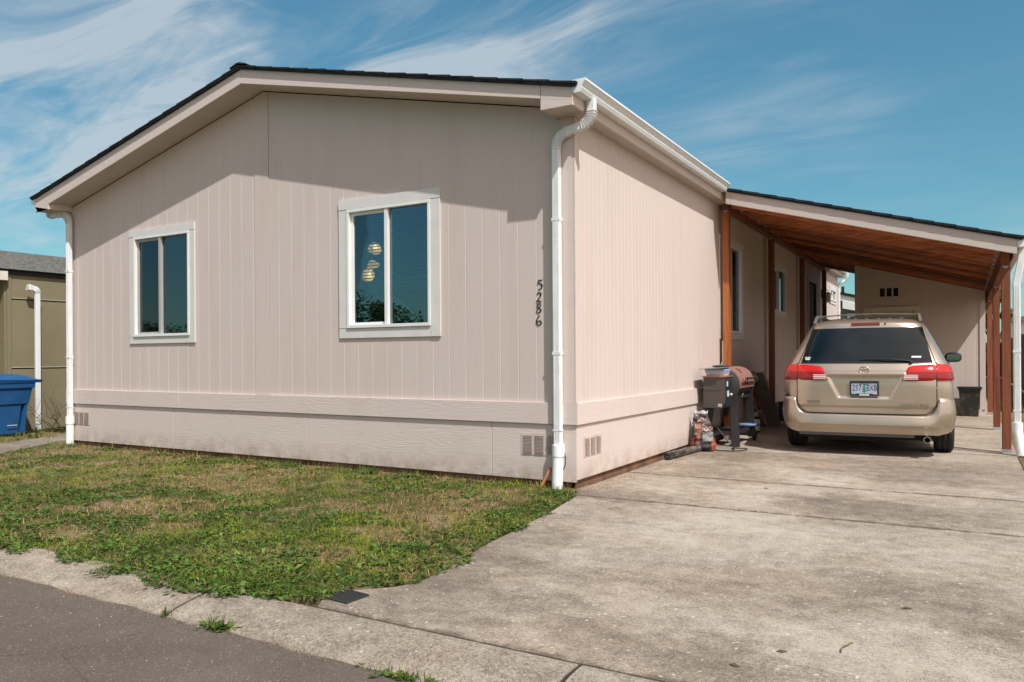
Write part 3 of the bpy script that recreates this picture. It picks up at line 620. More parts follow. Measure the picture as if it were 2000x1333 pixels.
downspout([(0.222, -0.075, 3.72), (0.222, -0.075, 3.505), (-0.162, -0.062, 3.425), (-0.162, -0.058, 0.36)], (-0.168, -0.075, 0.0), home, 0.37, rb=0.125)
downspout([(-8.84, -0.12, 3.62), (-8.84, -0.12, 3.49), (-8.50, -0.085, 3.485), (-8.40, -0.075, 3.40), (-8.40, -0.075, 0.36)], (-8.40, -0.08, 0.0), home, 0.37)
downspout([(0.25, HEND + 0.15, 3.72), (0.25, HEND + 0.15, 3.55), (0.03, HEND + 0.05, 3.40), (0.03, HEND + 0.05, 0.4)], (0.03, HEND + 0.05, 0.0), home, 0.4, up=(1, 0.2, 0))
# ---- side door with lantern and its shadow-box frame
dm = simple('tan_door_paint', (0.20, 0.16, 0.12), 0.9, 0, .05, 6, 0, 0, .1)
d_ = MB(); d_.fbox(FS, 12.97, 14.03, 0.14, 3.06, -0.07, -0.03)
for z0, z1 in ((0.3, 1.2), (1.35, 2.9)): d_.fbox(FS, 13.1, 13.9, z0, z1, -0.032, -0.022)
do = d_.build('side_door', dm, home, 0.003)
k = MB(); k.sphere((0.0, 13.93, 1.15), 0.03); k.bar((-0.03, 13.93, 1.15), (0.0, 13.93, 1.15), 0.015, 0.015); k.build('door_handle', M['galv'], do)
k = MB(); k.fbox(FS, 12.85, 12.95, 0.10, 3.17, 0.0, 0.03); k.fbox(FS, 14.05, 14.16, 0.10, 3.17, 0.0, 0.03); k.fbox(FS, 12.951, 14.049, 3.08, 3.17, 0.0, 0.03); k.build('door_frame', M['trimZ'], do, 0.003)
# ---- house number, brushed script digits
def digit(strokes, cx, cz, s, F):
    d = MB(); o, u, n = F
    for st in strokes:
        pts = [V(p) for p in st]; P = []
        q = [pts[0]] + pts + [pts[-1]]
        for i in range(1, len(q) - 2):
            for t_ in range(8):
                t = t_ / 8; a, b, c_, e = q[i - 1], q[i], q[i + 1], q[i + 2]
                P.append(0.5 * ((2 * b) + (c_ - a) * t + (2 * a - 5 * b + 4 * c_ - e) * t * t + (3 * b - a - 3 * c_ + e) * t ** 3))
        P.append(pts[-1]); L1, R1 = [], []
        for i, p in enumerate(P):
            tg = (P[min(i + 1, len(P) - 1)] - P[max(i - 1, 0)]); tg = V((tg[0], tg[1], 0)).normalized(); nn = V((-tg[1], tg[0], 0)) * p[2] * 0.40
            L1.append((p[0] + nn[0], p[1] + nn[1])); R1.append((p[0] - nn[0], p[1] - nn[1]))
        def w(pt, dd): return o + u * (cx + pt[0] * s * 1.1) + V((0, 0, cz + pt[1] * s)) + n * dd
        for dd in (0.007, 0.004): d.grid([[w(a, dd) for a in L1], [w(a, dd) for a in R1]], False)
        for side in (L1, R1): d.grid([[w(a, 0.007) for a in side], [w(a, 0.002) for a in side]], False)
        for e in (0, -1): d.add([w(L1[e], .007), w(R1[e], .007), w(R1[e], .002), w(L1[e], .002)], [(0, 1, 2, 3)])
    return d.build('house_number_digit', M['black'], home, fix=False)
D5 = [[(0.30, 0.50, .05), (0.02, 0.46, .14), (-0.16, 0.47, .06)], [(-0.14, 0.46, .05), (-0.20, 0.16, .11), (0.02, 0.16, .10), (0.26, -0.06, .17), (0.16, -0.38, .14), (-0.16, -0.50, .05)]]
D2 = [[(-0.20, 0.26, .10), (-0.08, 0.48, .09), (0.20, 0.40, .17), (0.18, 0.10, .15), (-0.08, -0.24, .08), (-0.26, -0.46, .08)], [(-0.26, -0.45, .10), (0.02, -0.40, .16), (0.30, -0.48, .05)]]
D8 = [[(0.22, 0.44, .08), (-0.06, 0.48, .10), (-0.18, 0.26, .15), (0.06, 0.02, .13), (0.24, -0.24, .16), (0.04, -0.48, .10), (-0.22, -0.34, .12), (-0.12, -0.06, .08), (0.12, 0.12, .08), (0.24, 0.36, .12)]]
D6 = [[(0.14, 0.52, .05), (-0.10, 0.32, .12), (-0.24, -0.08, .16), (-0.18, -0.40, .13), (0.06, -0.50, .10), (0.26, -0.30, .15), (0.14, -0.04, .10), (-0.10, -0.10, .07)]]
for st, z in ((D5, 1.998), (D2, 1.875), (D8, 1.765), (D6, 1.645)): digit(st, -0.385 if st is D5 else -0.397, z, 0.094, FG)
# ---- rooms seen through the windows
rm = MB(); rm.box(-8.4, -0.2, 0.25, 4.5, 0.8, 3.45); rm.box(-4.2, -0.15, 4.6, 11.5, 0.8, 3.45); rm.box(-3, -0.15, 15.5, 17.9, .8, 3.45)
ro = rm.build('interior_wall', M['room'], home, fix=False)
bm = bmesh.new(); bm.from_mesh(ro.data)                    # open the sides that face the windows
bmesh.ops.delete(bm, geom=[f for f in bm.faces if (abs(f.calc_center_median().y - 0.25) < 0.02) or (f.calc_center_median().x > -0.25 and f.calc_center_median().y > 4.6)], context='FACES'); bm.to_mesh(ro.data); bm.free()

# lit pendant lamps behind the right-hand window
sh = simple('cream_glass_lamp_shade', (0.75, 0.55, 0.33), 0.4)
em = bpy.data.materials.new('lamp_bulb_glow'); em.use_nodes = True; em.node_tree.nodes['Principled BSDF'].inputs['Emission Color'].default_value = (1, 0.68, 0.30, 1); em.node_tree.nodes['Principled BSDF'].inputs['Emission Strength'].default_value = 4
shm = bpy.data.materials.new('lit_cream_shade'); shm.use_nodes = True; q = shm.node_tree.nodes['Principled BSDF']; q.inputs['Base Color'].default_value = (0.75, 0.52, 0.30, 1); q.inputs['Emission Color'].default_value = (1, 0.42, 0.15, 1); q.inputs['Emission Strength'].default_value = 1.5
lt = thing('ceiling_lamp', 'lit ceiling lamp with three cream shades seen through the window blinds', 'lamp', (-3.40, 1.0, 3.3))
k = MB(); k.tube([(0, 0, 0.14), (0, 0, -0.75)], 0.008, 8); k.lathe([(0.0, 0.15), (0.06, 0.15), (0.06, 0.12), (0, 0.12)], (0, 0, 0)); k.build('stem', M['galv'], lt)
for (x, z, ax) in ((0.055, -0.575, (0.3, -0.55, -0.75)), (0.00, -0.80, (0.35, 0.3, -0.9)), (-0.04, -0.935, (0.25, -0.95, -0.18))):
    a = V(ax).normalized(); k = MB(); c0 = V((x, 0, z)) - a * 0.05
    k.lathe([(0.022, 0.0), (0.045, 0.014), (0.078, 0.06), (0.090, 0.105), (0.085, 0.105), (0.072, 0.06), (0.04, 0.018)], c0, a, 20); s_ = k.build('lamp_shade', shm, lt, fix=False)
    k = MB(); k.sphere(c0 + a * 0.055, 0.030, 8); k.build('bulb', em, s_)
    k = MB(); k.bar((0, 0, z + 0.02), c0, 0.01, 0.01); k.build('arm', M['galv'], lt)

# wall lantern beside the side door
ln = thing('wall_lantern', 'small dark metal wall lantern on a bracket beside the side door', 'lantern', (0.0, 15.02, 2.88))
k = MB(); k.box(0.0, 0.02, -0.05, 0.05, -0.08, 0.14); k.tube(bend([(0.01, 0, 0.10), (0.09, 0, 0.16), (0.16, 0, 0.10), (0.16, 0, 0.04)], 0.04), 0.008, 8); k.build('bracket', M['black'], ln)
k = MB()
for a, b in ((-1, -1), (1, -1), (1, 1), (-1, 1)): k.bar((0.16 + a * 0.05, b * 0.05, -0.20), (0.16 + a * 0.065, b * 0.065, 0.0), 0.008, 0.008)
k.box(0.105, 0.215, -0.055, 0.055, -0.215, -0.20); k.lathe([(0.10, 0.0), (0.085, 0.015), (0.02, 0.06), (0.0, 0.075)], (0.16, 0, 0.0), n=4, smooth=False); k.build('cage', M['black'], ln)
k = MB(); k.lathe([(0.045, -0.19), (0.055, -0.01)], (0.16, 0, 0.0), n=4, smooth=False); k.build('glass', simple('frosted_lantern_glass', (0.75, 0.72, 0.66), 0.3), ln)

# pipe and cable at the wall foot
k = MB(); k.tube([(-0.245, -0.05, 0.20), (-0.325, -0.10, 0.02)], 0.016, 10); tag(k.build('copper_pipe', simple('orange_brown_pipe', (0.42, 0.15, 0.07), 0.5, 0.0, .2)), 'short orange brown pipe stub slanting out behind the near downspout', 'pipe')
k = MB(); k.tube(bend([(-0.125, -0.035, 0.385), (-0.10, -0.04, 0.34), (-0.092, -0.04, 0.28), (-0.095, -0.04, 0.22), (-0.12, -0.06, 0.17)], 0.03), 0.005, 8); tag(k.build('cable', M['black']), 'thin black cable loop hanging on the skirting beside the near downspout', 'cable')

# ------------------------------------------------------------------ carport
cp = thing('carport', 'lean-to carport with black shingle roof, beige fascia and orange stained posts', 'carport', (0, 0, 0))
CY0, CY1 = 4.74, 15.3
def cz(x): return 3.715 - (x - 0.216) * 0.2785            # top edge of the fascia
FC = (V((0, CY0, 0)), V((1, 0, 0)), V((0, -1, 0)))
k = MB(); k.prism([(0.290, cz(0.29) - 0.185), (0.290, cz(0.29)), (3.825, cz(3.825)), (3.825, cz(3.825) - 0.185)], 0.0, 0.04, FC)
k.prism([(0.215, cz(0.21) - 0.185), (0.215, cz(0.215)), (0.288, cz(0.288)), (0.288, cz(0.288) - 0.185)], 0.0, 0.04, FC); k.build('fascia', M['fasciaX'], cp, 0.003)
k = MB(); k.box(3.80, 3.825, CY0 + 0.001, CY1, cz(3.81) - 0.185, cz(3.825) - 0.004); k.build('eave_board', M['trimY'], cp)
k = MB(); n = 15
for i in range(n):
    xa = 0.20 + 3.70 * i / n; xb = 0.20 + 3.70 * (i + 1) / n + 0.01; za, zb = cz(xa) + 0.046, cz(xb) + 0.055; y0 = CY0 - 0.08
    P = [(xa, y0, za), (xb, y0, zb), (xb, CY1 + 0.1, zb), (xa, CY1 + 0.1, za)]; Q = [(x, y, z - 0.03) for x, y, z in P]
    k.add(P + Q, [(0, 1, 2, 3), (7, 6, 5, 4), (0, 4, 5, 1), (1, 5, 6, 2), (2, 6, 7, 3)])
k.prism([(0.20, cz(0.2) + 0.002), (3.88, cz(3.88) + 0.002), (3.89, cz(3.89) + 0.032), (0.20, cz(0.2) + 0.032)], -(CY1 + 0.06 - CY0), 0.065, FC)
k.build('roof', M['shingle'], cp)
k = MB(); k.prism([(0.20, cz(0.2) - 0.022), (3.79, cz(3.79) - 0.022), (3.79, cz(3.79) - 0.003), (0.20, cz(0.2) - 0.003)], -(CY1 - CY0 - 0.002), -0.001, FC); k.build('roof_boards', M['decking'], cp)
y = CY0 + 0.42
def rft(y):
    r_ = MB(); r_.prism([(0.18, cz(0.18) - 0.182), (3.66, cz(3.66) - 0.182), (3.66, cz(3.66) - 0.023), (0.18, cz(0.18) - 0.023)], -(y - CY0) - 0.02, -(y - CY0) + 0.02, FC); return r_.build('rafter', M['rafterwood'], cp)
def hang(y):
    h = MB()
    for x in (3.655, 0.19):
        zt = cz(x) - 0.10; sx = -1 if x > 1 else 1
        h.box(min(x, x + sx * 0.045), max(x, x + sx * 0.045), y - 0.0235, y - 0.0205, zt - 0.058, zt + 0.06); h.box(min(x, x + sx * 0.045), max(x, x + sx * 0.045), y + 0.0205, y + 0.0235, zt - 0.058, zt + 0.06)
    return h.build('joist_hanger', M['galv'], cp)
while y < CY1 - 0.1: rft(y); hang(y); y += 0.56
k = MB(); k.box(3.672, 3.766, 5.06, CY1, 2.42, cz(3.775) - 0.024); k.build('beam', M['beamwood'], cp, 0.004)
k = MB(); k.box(0.07, 0.165, 5.06, CY1, 3.50, 3.60); k.build('beam', M['beamwood'], cp, 0.004)
def post(x, y, h, w=0.100, m='postwood'):
    p = MB(); p.box(x - w / 2, x + w / 2, y - w / 2, y + w / 2, 0.02, h); o = p.build('post', M[m], cp, 0.006)
    b = MB(); b.box(x - w / 2 - 0.003, x + w / 2 + 0.003, y - w / 2 - 0.003, y + w / 2 + 0.003, 0.0, 0.05); b.build('post_base', M['galv'], o)
    c_ = MB(); yy = y - w / 2 - 0.004; c_.add([(x - 0.040, yy, h + 0.10), (x + 0.040, yy, h + 0.10), (x + 0.040, yy, h - 0.005), (x, yy, h - 0.035), (x - 0.040, yy, h - 0.005), (x - 0.040, yy + 0.003, h + 0.10), (x + 0.040, yy + 0.003, h + 0.10), (x + 0.040, yy + 0.003, h - 0.005), (x, yy + 0.003, h - 0.035), (x - 0.040, yy + 0.003, h - 0.005)],
        [(0, 1, 2, 3, 4), (9, 8, 7, 6, 5)] + [(i, (i + 1) % 5, (i + 1) % 5 + 5, i + 5) for i in range(5)]); c_.build('post_bracket', M['galv'], o)
for yy in (5.12, 8.66, 12.58): post(3.72, yy, 2.42, 0.100)
for yy in (5.12, 8.31, 11.51, 14.70): post(0.115, yy, 3.50, 0.100, m='postfresh' if yy < 6 else 'postwood')
gutter(3.828, 2.615, CY0 - 0.02, CY1, 1, 'gutter', cp)
downspout([(3.89, 4.87, 2.63), (3.885, 4.87, 2.52), (3.825, 4.87, 2.17), (3.825, 4.87, 0.38)], (3.865, 4.80, 0.0), cp, 0.36, ribs=False, rb=0.03)

# ------------------------------------------------------------------ storage shed at the end of the carport
shd = thing('storage_shed', 'beige grooved storage shed with slanting top closing the end of the carport', 'shed', (0, 0, 0))
FH = (V((0, 12.2, 0)), V((1, 0, 0)), V((0, -1, 0)))
def shz(x): return 3.43 - (x - 1.13) * 0.268
k = MB(); grooved(k, FH, 1.13, 3.63, 0.0, shz, [1.13 + 0.2118 * i for i in range(1, 13)], [(1.30, 2.41, 0.0, 2.34), (1.64, 1.735, 2.57, 2.755), (1.775, 1.87, 2.57, 2.755), (1.91, 2.005, 2.57, 2.755)]); k.build('wall', M['siding'], shd)
k = MB()
k.add([(1.13, 12.2, 0), (1.13, 14.8, 0), (1.13, 14.8, 3.40), (1.13, 12.2, 3.43)], [(0, 1, 2, 3)]); k.add([(3.63, 12.2, 0), (3.63, 14.8, 0), (3.63, 14.8, 2.7), (3.63, 12.2, 2.76)], [(0, 1, 2, 3)]); k.add([(1.13, 14.8, 0), (3.63, 14.8, 0), (3.63, 14.8, 2.7), (1.13, 14.8, 3.4)], [(0, 1, 2, 3)]); k.build('wall', M['siding'], shd)
k = MB(); k.fbox(FH, 1.125, 1.20, 0.0, 3.40, 0.0, 0.02); k.build('corner_board', M['trimZ'], shd, .002); k = MB(); k.fbox(FH, 3.53, 3.635, 0.12, 2.77, 0.0, 0.02); k.fbox(FH, 3.0, 3.56, 0.0, 0.12, 0.0, 0.03); k.build('corner_board', M['trimZ'], shd, .002)
k = MB(); k.fbox(FH, 1.30, 1.39, 0, 2.34, -0.05, 0.03); k.fbox(FH, 2.32, 2.41, 0, 2.34, -0.05, 0.03); k.fbox(FH, 1.391, 2.319, 2.25, 2.339, -0.05, 0.03); k.build('door_frame', simple('cream_door_casing', (0.66, 0.60, 0.44), 0.6, 0, .06), shd, .003)
k = MB(); k.fbox(FH, 1.392, 2.318, 0.03, 2.248, -0.06, -0.02); k.build('door', simple('faded_cream_door', (0.50, 0.44, 0.32), 0.6, 0, .08), shd, .003)
k = MB(); k.box(1.6, 2.05, 12.23, 12.25, 2.5, 2.8); k.build('vent_box', M['darkgap'], shd)
k = MB()
for a, b in ((1.64, 1.735), (1.775, 1.87), (1.91, 2.005)):
    k.fbox(FH, a - 0.008, b + 0.008, 2.562, 2.569, 0, 0.008); k.fbox(FH, a - 0.008, b + 0.008, 2.756, 2.763, 0, 0.008)
    k.fbox(FH, a - 0.008, a - 0.001, 2.57, 2.755, 0, 0.008); k.fbox(FH, b + 0.001, b + 0.008, 2.57, 2.755, 0, 0.008)
k.build('vent', M['trimZ'], shd)

# ------------------------------------------------------------------ neighbours
nb = thing('neighbouring_home', 'olive drab panelled home with grey shingle roof beyond the left corner', 'house', (0, 0, 0))
OL = (0.215, 0.185, 0.115)
ol = MT('olive_stucco_panel', 0.85, spec=0.2); n1_ = ol.noise(1.2, 5, .6); n2_ = ol.noise(60, 4, .7)
ol.color(ol.mix(ol.val(n1_, .3, .7), tuple(x * .92 for x in OL), tuple(x * 1.06 for x in OL))); ol.bump(n2_, .3, .004)
FN = (V((-11.5, 0, 0)), V((0, 1, 0)), V((1, 0, 0)))
k = MB()
for z0, z1 in ((0.0, 1.117), (1.14, 2.365), (2.39, 2.82)): k.fbox(FN, 0.66, 14, z0, z1, -0.10, 0.0)
k.fbox(FN, 0.55, 14, 0, 2.9, -0.2, -0.015); k.fbox(FN, 0.585, 0.656, 0, 2.86, -0.1, 0.012); k.build('wall', ol.m, nb, 0.004)
k = MB()
for z in (1.117, 2.365): k.fbox(FN, 0.66, 14, z, z + 0.023, -0.02, -0.006)
k.build('panel_groove', M['darkgap'], nb)
k = MB(); k.fbox(FN, 0.66, 14, 1.143, 1.158, -0.01, 0.006); k.fbox(FN, 0.66, 14, 2.391, 2.404, -0.01, 0.006); k.build('drip_strip', simple('pale_drip_strip', (0.40, 0.36, 0.26), .6), nb)
k = MB(); k.fbox(FN, 0.60, 14, 2.822, 2.90, -0.1, 0.03); k.build('eave_trim', simple('dark_eave_trim', (0.025, 0.025, 0.02), .7), nb)
k = MB()
for i in range(26):
    a, b = i / 26, (i + 1) / 26; xa, xb = -11.40 - 3.7 * a, -11.40 - 3.7 * b; za, zb = 2.905 + 0.80 * a, 2.905 + 0.80 * b
    k.add([(xa, -2.2, za + 0.012), (xa, 14, za + 0.012), (xb, 14, zb), (xb, -2.2, zb), (xa, -2.2, za), (xa, 14, za)], [(0, 1, 2, 3), (0, 4, 5, 1)])
k.add([(-15.1, -2.2, 3.70), (-15.1, 14, 3.70), (-18.8, 14, 2.9), (-18.8, -2.2, 2.9)], [(0, 1, 2, 3)]); k.build('roof', M['shingle_grey'], nb, fix=False)
k = MB(); k.box(-11.55, -11.40, -2.2, 0.56, 2.70, 2.86); k.build('gutter', simple('weathered_white_gutter', (0.62, 0.58, 0.50), .5), nb)
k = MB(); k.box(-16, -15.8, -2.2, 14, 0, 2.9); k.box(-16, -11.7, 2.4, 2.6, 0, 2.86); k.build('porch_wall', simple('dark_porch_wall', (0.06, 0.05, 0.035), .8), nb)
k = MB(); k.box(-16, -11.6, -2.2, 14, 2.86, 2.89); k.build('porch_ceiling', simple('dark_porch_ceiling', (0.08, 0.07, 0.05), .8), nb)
k = MB(); k.box(-12.9, -12.3, 5.0, 5.6, 3.3, 3.46); k.build('roof_vent', M['black'], nb)
# stand-alone white pipe on its wall
pp = thing('drain_pipe', 'short white drain pipe with a ribbed elbow against the olive wall', 'pipe', (-11.34, 1.03, 0))
k = MB(); P = bend([(0, 0.0, 0.0), (0, 0.0, 2.56), (0, -0.11, 2.585), (0, -0.17, 2.60)], 0.06, 5); k.tube(P, 1.0, rect=(0.085, 0.06), up=(1, 0, 0)); k.build('pipe_run', M['white'], pp)
k = MB()
for p_, q_ in zip(P[1:-2], P[2:-1]): k.tube([p_, p_ + (q_ - p_).normalized() * 0.008], 1.0, rect=(0.10, 0.075), up=(1, 0, 0))
k.tube([P[-2], P[-1]], 1.0, rect=(0.105, 0.08), up=(1, 0, 0)); k.build('elbow', M['white'], pp)

fh = thing('distant_home', 'grey green home with white eaves far beyond the carport', 'house', (0, 32, 0))
k = MB(); k.box(-9, 3.0, 0, 8, -0.1, 3.75); k.build('wall', simple('grey_green_siding', (0.20, 0.21, 0.16), .8), fh)
k = MB(); k.prism([(-9.4, 6.2), (-5.5, 6.4), (3.3, 2.95), (3.3, 2.65), (-5.5, 6.1), (-9.4, 5.9)], -8, 0.45, (V((0, 0, 0)), V((1, 0, 0)), V((0, -1, 0))))
fh_roof = k
k = MB(); kk = (V((0, 0, 0)), V((1, 0, 0)), V((0, -1, 0)))
k.prism([(-6, 5.22), (3.3, 2.75), (3.3, 2.87), (-6, 5.34)], -8.4, 0.62, kk); k.build('roof', M['shingle'], fh)
k = MB(); k.prism([(-6, 4.95), (3.3, 2.48), (3.3, 2.745), (-6, 5.215)], 0.35, 0.55, kk); k.prism([(-1.55, 3.42), (0.6, 2.95), (0.6, 3.2), (-1.55, 3.78)], 0.551, 0.58, kk); k.build('fascia', M['vinyl'], fh)
k = MB(); k.prism([(-6, 3.6), (2.9, 2.6), (-6, 4.96)], 0.0, 0.05, kk); k.build('gable_wall', simple('grey_green_gable', (0.20, 0.21, 0.16), .8), fh)
k = MB(); k.fbox(kk, -1.42, -0.6, 1.6, 3.20, 0.05, 0.10); wf = k.build('window', M['vinyl'], fh, .02)
k = MB(); k.fbox(kk, -1.30, -0.72, 1.72, 3.06, 0.10, 0.108); k.build('pane', simple('dull_window_pane', (0.16, 0.19, 0.20), .15), wf)
k = MB(); k.box(-1.80, -1.68, 1.0, 1.15, 3.9, 4.55); k.build('vent_pipe', M['black'], fh)

# fences at the right
def fence(name, x0, y0, x1, y1, label):
    f = thing(name, label, 'fence', (x0, y0, 0)); d = V((x1 - x0, y1 - y0, 0)); L_ = d.length; u = d.normalized(); F = (V((0, 0, 0)), u, V((-u.y, u.x, 0)))
    b = MB(); n = int(L_ / 0.15)
    for i in range(n): b.fbox(F, i * 0.15, i * 0.15 + 0.14, 0.03, 1.92 + 0.012 * math.sin(i * 3.3), -0.010, 0.010)
    b.build('board_panel', M['fencewood'], f)
    r_ = MB()
    for z in (0.4, 1.6): r_.fbox(F, 0, L_, z, z + 0.09, 0.012, 0.05)
    r_.build('rail', M['fencewood'], f)
    for i in range(int(L_ / 2.4) + 1):
        p = MB(); p.fbox(F, i * 2.4, i * 2.4 + 0.1, 0, 2.02, 0.05, 0.15); p.build('fence_post', M['fencewood'], f)
M['fencewood'] = mat_cedar('red_brown_fence', (0.085, 0.028, 0.018), (0.16, 0.055, 0.032), 'Z')
fence('wooden_fence', 5.0, 44, 5.0, 13.0, 'long red brown board fence running back at the right edge')
fence('wooden_fence', 5.0, 44.0, -6, 44.0, 'low red brown fence crossing behind the carport posts')
rh = thing('roadside_home', 'white house with grey roof peeking over the fence at the right', 'house', (5.2, 50, 0))
k = MB(); k.box(0.6, 10, 0, 8, 0, 3.3); k.build('wall', M['vinyl'], rh)
k = MB(); k.prism([(0.3, 3.30), (10.4, 3.30), (7.5, 4.2), (3.0, 4.2)], -8.3, 0.4, (V((0, 0, 0)), V((1, 0, 0)), V((0, -1, 0)))); k.build('roof', M['shingle_grey'], rh)
# ------------------------------------------------------------------ minivan
def mat_paint():
    t = MT('champagne_metallic_paint', 0.30, 0.72, 0.5, 0.7); t.b.inputs['Coat Roughness'].default_value = 0.08
    n = t.noise(3, 4); d = t.noise(9, 5, 0.7)
    col = t.mix(t.val(n, .3, .7), (0.455, 0.375, 0.298), (0.50, 0.42, 0.337)); col = t.mix(t.val(d, .5, .8, 0, .25), col, (0.37, 0.31, 0.245)); t.color(col)
    t.bump(t.noise(900, 2), 0.02, 0.001); return t.m
M['paint'] = mat_paint()
M['tint'] = simple('tinted_car_glass', (0.006, 0.010, 0.012), 0.06, 0, 0.4, 3, 0, 0.0, 0.5)
M['rubber'] = simple('tyre_rubber', (0.016, 0.015, 0.014), 0.85, 0, .3, 12, .3)
M['chrome'] = simple('dull_chrome', (0.62, 0.60, 0.56), 0.18, 1.0, .05)
M['greyplastic'] = simple('grey_plastic', (0.10, 0.10, 0.098), 0.6)
M['rail'] = simple('grey_roof_rail', (0.15, 0.14, 0.13), 0.45, 0.3)
def mat_lens(name, c, c2, stripes=True):
    t = MT(name, 0.16, 0, 0.5, 0.35)
    sep = t.N.new('ShaderNodeSeparateXYZ'); t.L.new(t.tc.outputs['Object'], sep.inputs[0])
    s = t.math('SINE', t.math('MULTIPLY', sep.outputs[0], 240.0)); v = t.noise(22, 3)
    z = t.val(sep.outputs[2], 1.070, 1.066)
    dark = t.mix(t.val(s, -1, 1, 0, 0.22), c2, c); t.color(t.mix(z, c, dark)); t.b.inputs['Emission Color'].default_value = (0, 0, 0, 1)
    return t.m
M['redlens'] = mat_lens('red_lamp_lens', (0.48, 0.010, 0.010), (0.20, 0.004, 0.006))
M['clearlens'] = mat_lens('clear_lamp_lens', (0.72, 0.66, 0.62), (0.45, 0.30, 0.28))

van = thing('minivan', 'champagne gold minivan seen from behind, parked half under the carport', 'minivan', (2.16, 3.87, 0), math.radians(3.2))
def itp(tab):
    xs = [a for a, b in tab]; ys = [b for a, b in tab]
    return lambda v: float(np.interp(v, xs, ys))
w_ = itp([(0.24, .905), (.30, .945), (.40, .975), (.55, .995), (.72, 1.0), (.86, .998), (.96, .985), (1.08, .962), (1.17, .935), (1.22, .912), (1.32, .868), (1.45, .805), (1.56, .752), (1.64, .712), (1.69, .675), (1.72, .63), (1.745, .56), (1.762, .45), (1.772, .3)])
r_ = itp([(0.24, .09), (.30, .075), (.50, .065), (.72, .060), (.90, .055), (1.0, .058), (1.08, .085), (1.17, .135), (1.22, .165), (1.40, .29), (1.55, .40), (1.63, .455), (1.66, .455), (1.69, .47), (1.72, .51), (1.745, .58), (1.762, .70), (1.772, .95)])
f_ = itp([(0.24, 5.08), (.35, 5.16), (.60, 5.22), (.78, 5.18), (.92, 4.95), (1.02, 4.55), (1.12, 4.05), (1.22, 3.85), (1.60, 3.10), (1.69, 2.9), (1.73, 2.7), (1.772, 2.3)])
CR = 0.30
def recess(x, z):
    zt, zb = 1.0, 0.755
    if z > zt + 0.02 or z < zb - 0.03: return 0
    t = max(0, min(1, (zt - z) / (zt - zb))); half = 0.44 - 0.12 * t
    e = max(0, min(1, (half - abs(x)) / 0.03)) * max(0, min(1, (z - zb + 0.03) / 0.03)) * max(0, min(1, (zt + 0.012 - z) / 0.012))
    return 0.022 * e
def SUR(u, z):
    w = w_(z); r = r_(z)
    if abs(u) <= 1:
        return V((u * w, r + CR * (1 - (max(0, 1 - abs(u) ** 4.2)) ** 0.42), z))
    return V((math.copysign(w, u), r + CR + (abs(u) - 1), z))
def SN(u, z, off):
    e = 0.004; uu = max(-0.995, min(0.995, u)) if abs(u) <= 1.004 else u
    a = SUR(uu + e, z) - SUR(uu - e, z); b = SUR(uu, z + e) - SUR(uu, z - e); n = a.cross(b); n.normalize()
    return SUR(u, z) + n * off
def patch(name, fn, off, m, parent=van, nx=24, nz=12, thick=0.02, smooth=True):
    rows = []; P = MB()
    O = off if callable(off) else (lambda s, t: off)
    rows = [[SN(*fn(i / nx, j / nz), O(i / nx, j / nz)) for i in range(nx + 1)] for j in range(nz + 1)]
    back = [[SN(*fn(i / nx, j / nz), O(i / nx, j / nz) - thick) for i in range(nx + 1)] for j in range(nz + 1)]
    P.grid(rows, smooth)
    P.grid([rows[0], back[0]], False); P.grid([rows[-1], back[-1]], False)
    P.grid([[r[0] for r in rows], [r[0] for r in back]], False); P.grid([[r[-1] for r in rows], [r[-1] for r in back]], False)
    return P.build(name, m, parent)
def seam(pts, r, name='seam', parent=van, off=0.002):
    q = [pts[0]]
    for a, b in zip(pts[:-1], pts[1:]):
        n = max(1, int(math.hypot(b[0] - a[0], b[1] - a[1]) / 0.03)); q += [(a[0] + (b[0] - a[0]) * i / n, a[1] + (b[1] - a[1]) * i / n) for i in range(1, n + 1)]
    k = MB(); k.tube([SN(x / w_(z), z, off) for x, z in q], r, 6); return k.build(name, M['darkgap'], parent)
# body shell
zs = [.30, .325, .35, .40, .46, .52, .60, .68, .75, .82, .90, .96, 1.02, 1.08, 1.12, 1.17, 1.20, 1.24, 1.30, 1.38, 1.46, 1.54, 1.60, 1.64, 1.67, 1.69, 1.705, 1.72, 1.735, 1.745, 1.755, 1.762, 1.768, 1.772]
us = [math.sin(math.pi / 2 * (-1 + 2 * i / 40)) for i in range(41)]
k = MB(); rows = []
for z in zs:
    w, r, f = w_(z), r_(z), f_(z); cf = min(0.75, (f - r) * 0.35); row = [SUR(u, z) for u in us]
    ys = [r + CR + (f - cf - r - CR) * i / 14 for i in range(1, 15)]
    row += [V((w, y, z)) for y in ys]
    row += [V((w * -u, f - cf * (1 - (max(0, 1 - abs(u) ** 3)) ** 0.45), z)) for u in us[1:-1]]
    row += [V((-w, y, z)) for y in ys[::-1]] + [row[0]]
    rows.append(row)
k.grid(rows)
k.add(rows[0][:-1], [tuple(range(len(rows[0]) - 1))]); k.add(rows[-1][:-1], [tuple(range(len(rows[0]) - 1))])
me_ = k
body = k.build('body', M['paint'], van)
bm = bmesh.new(); bm.from_mesh(body.data); bmesh.ops.remove_doubles(bm, verts=bm.verts, dist=0.0004); bmesh.ops.recalc_face_normals(bm, faces=bm.faces); bm.to_mesh(body.data); bm.free()
cut = MB()
for y in (1.0, 4.15):
    for sx in (-1, 1): cut.lathe([(0, -0.3), (0.405, -0.3), (0.405, 0.3), (0, 0.3)], (sx * 0.95, y, 0.38), (1, 0, 0), 32)
co = cut.build('cutter', M['darkgap'])
bm = bmesh.new(); bm.from_mesh(co.data); bmesh.ops.remove_doubles(bm, verts=bm.verts, dist=0.0004); bmesh.ops.recalc_face_normals(bm, faces=bm.faces); bm.to_mesh(co.data); bm.free()
body.data.materials.append(M['darkgap'])
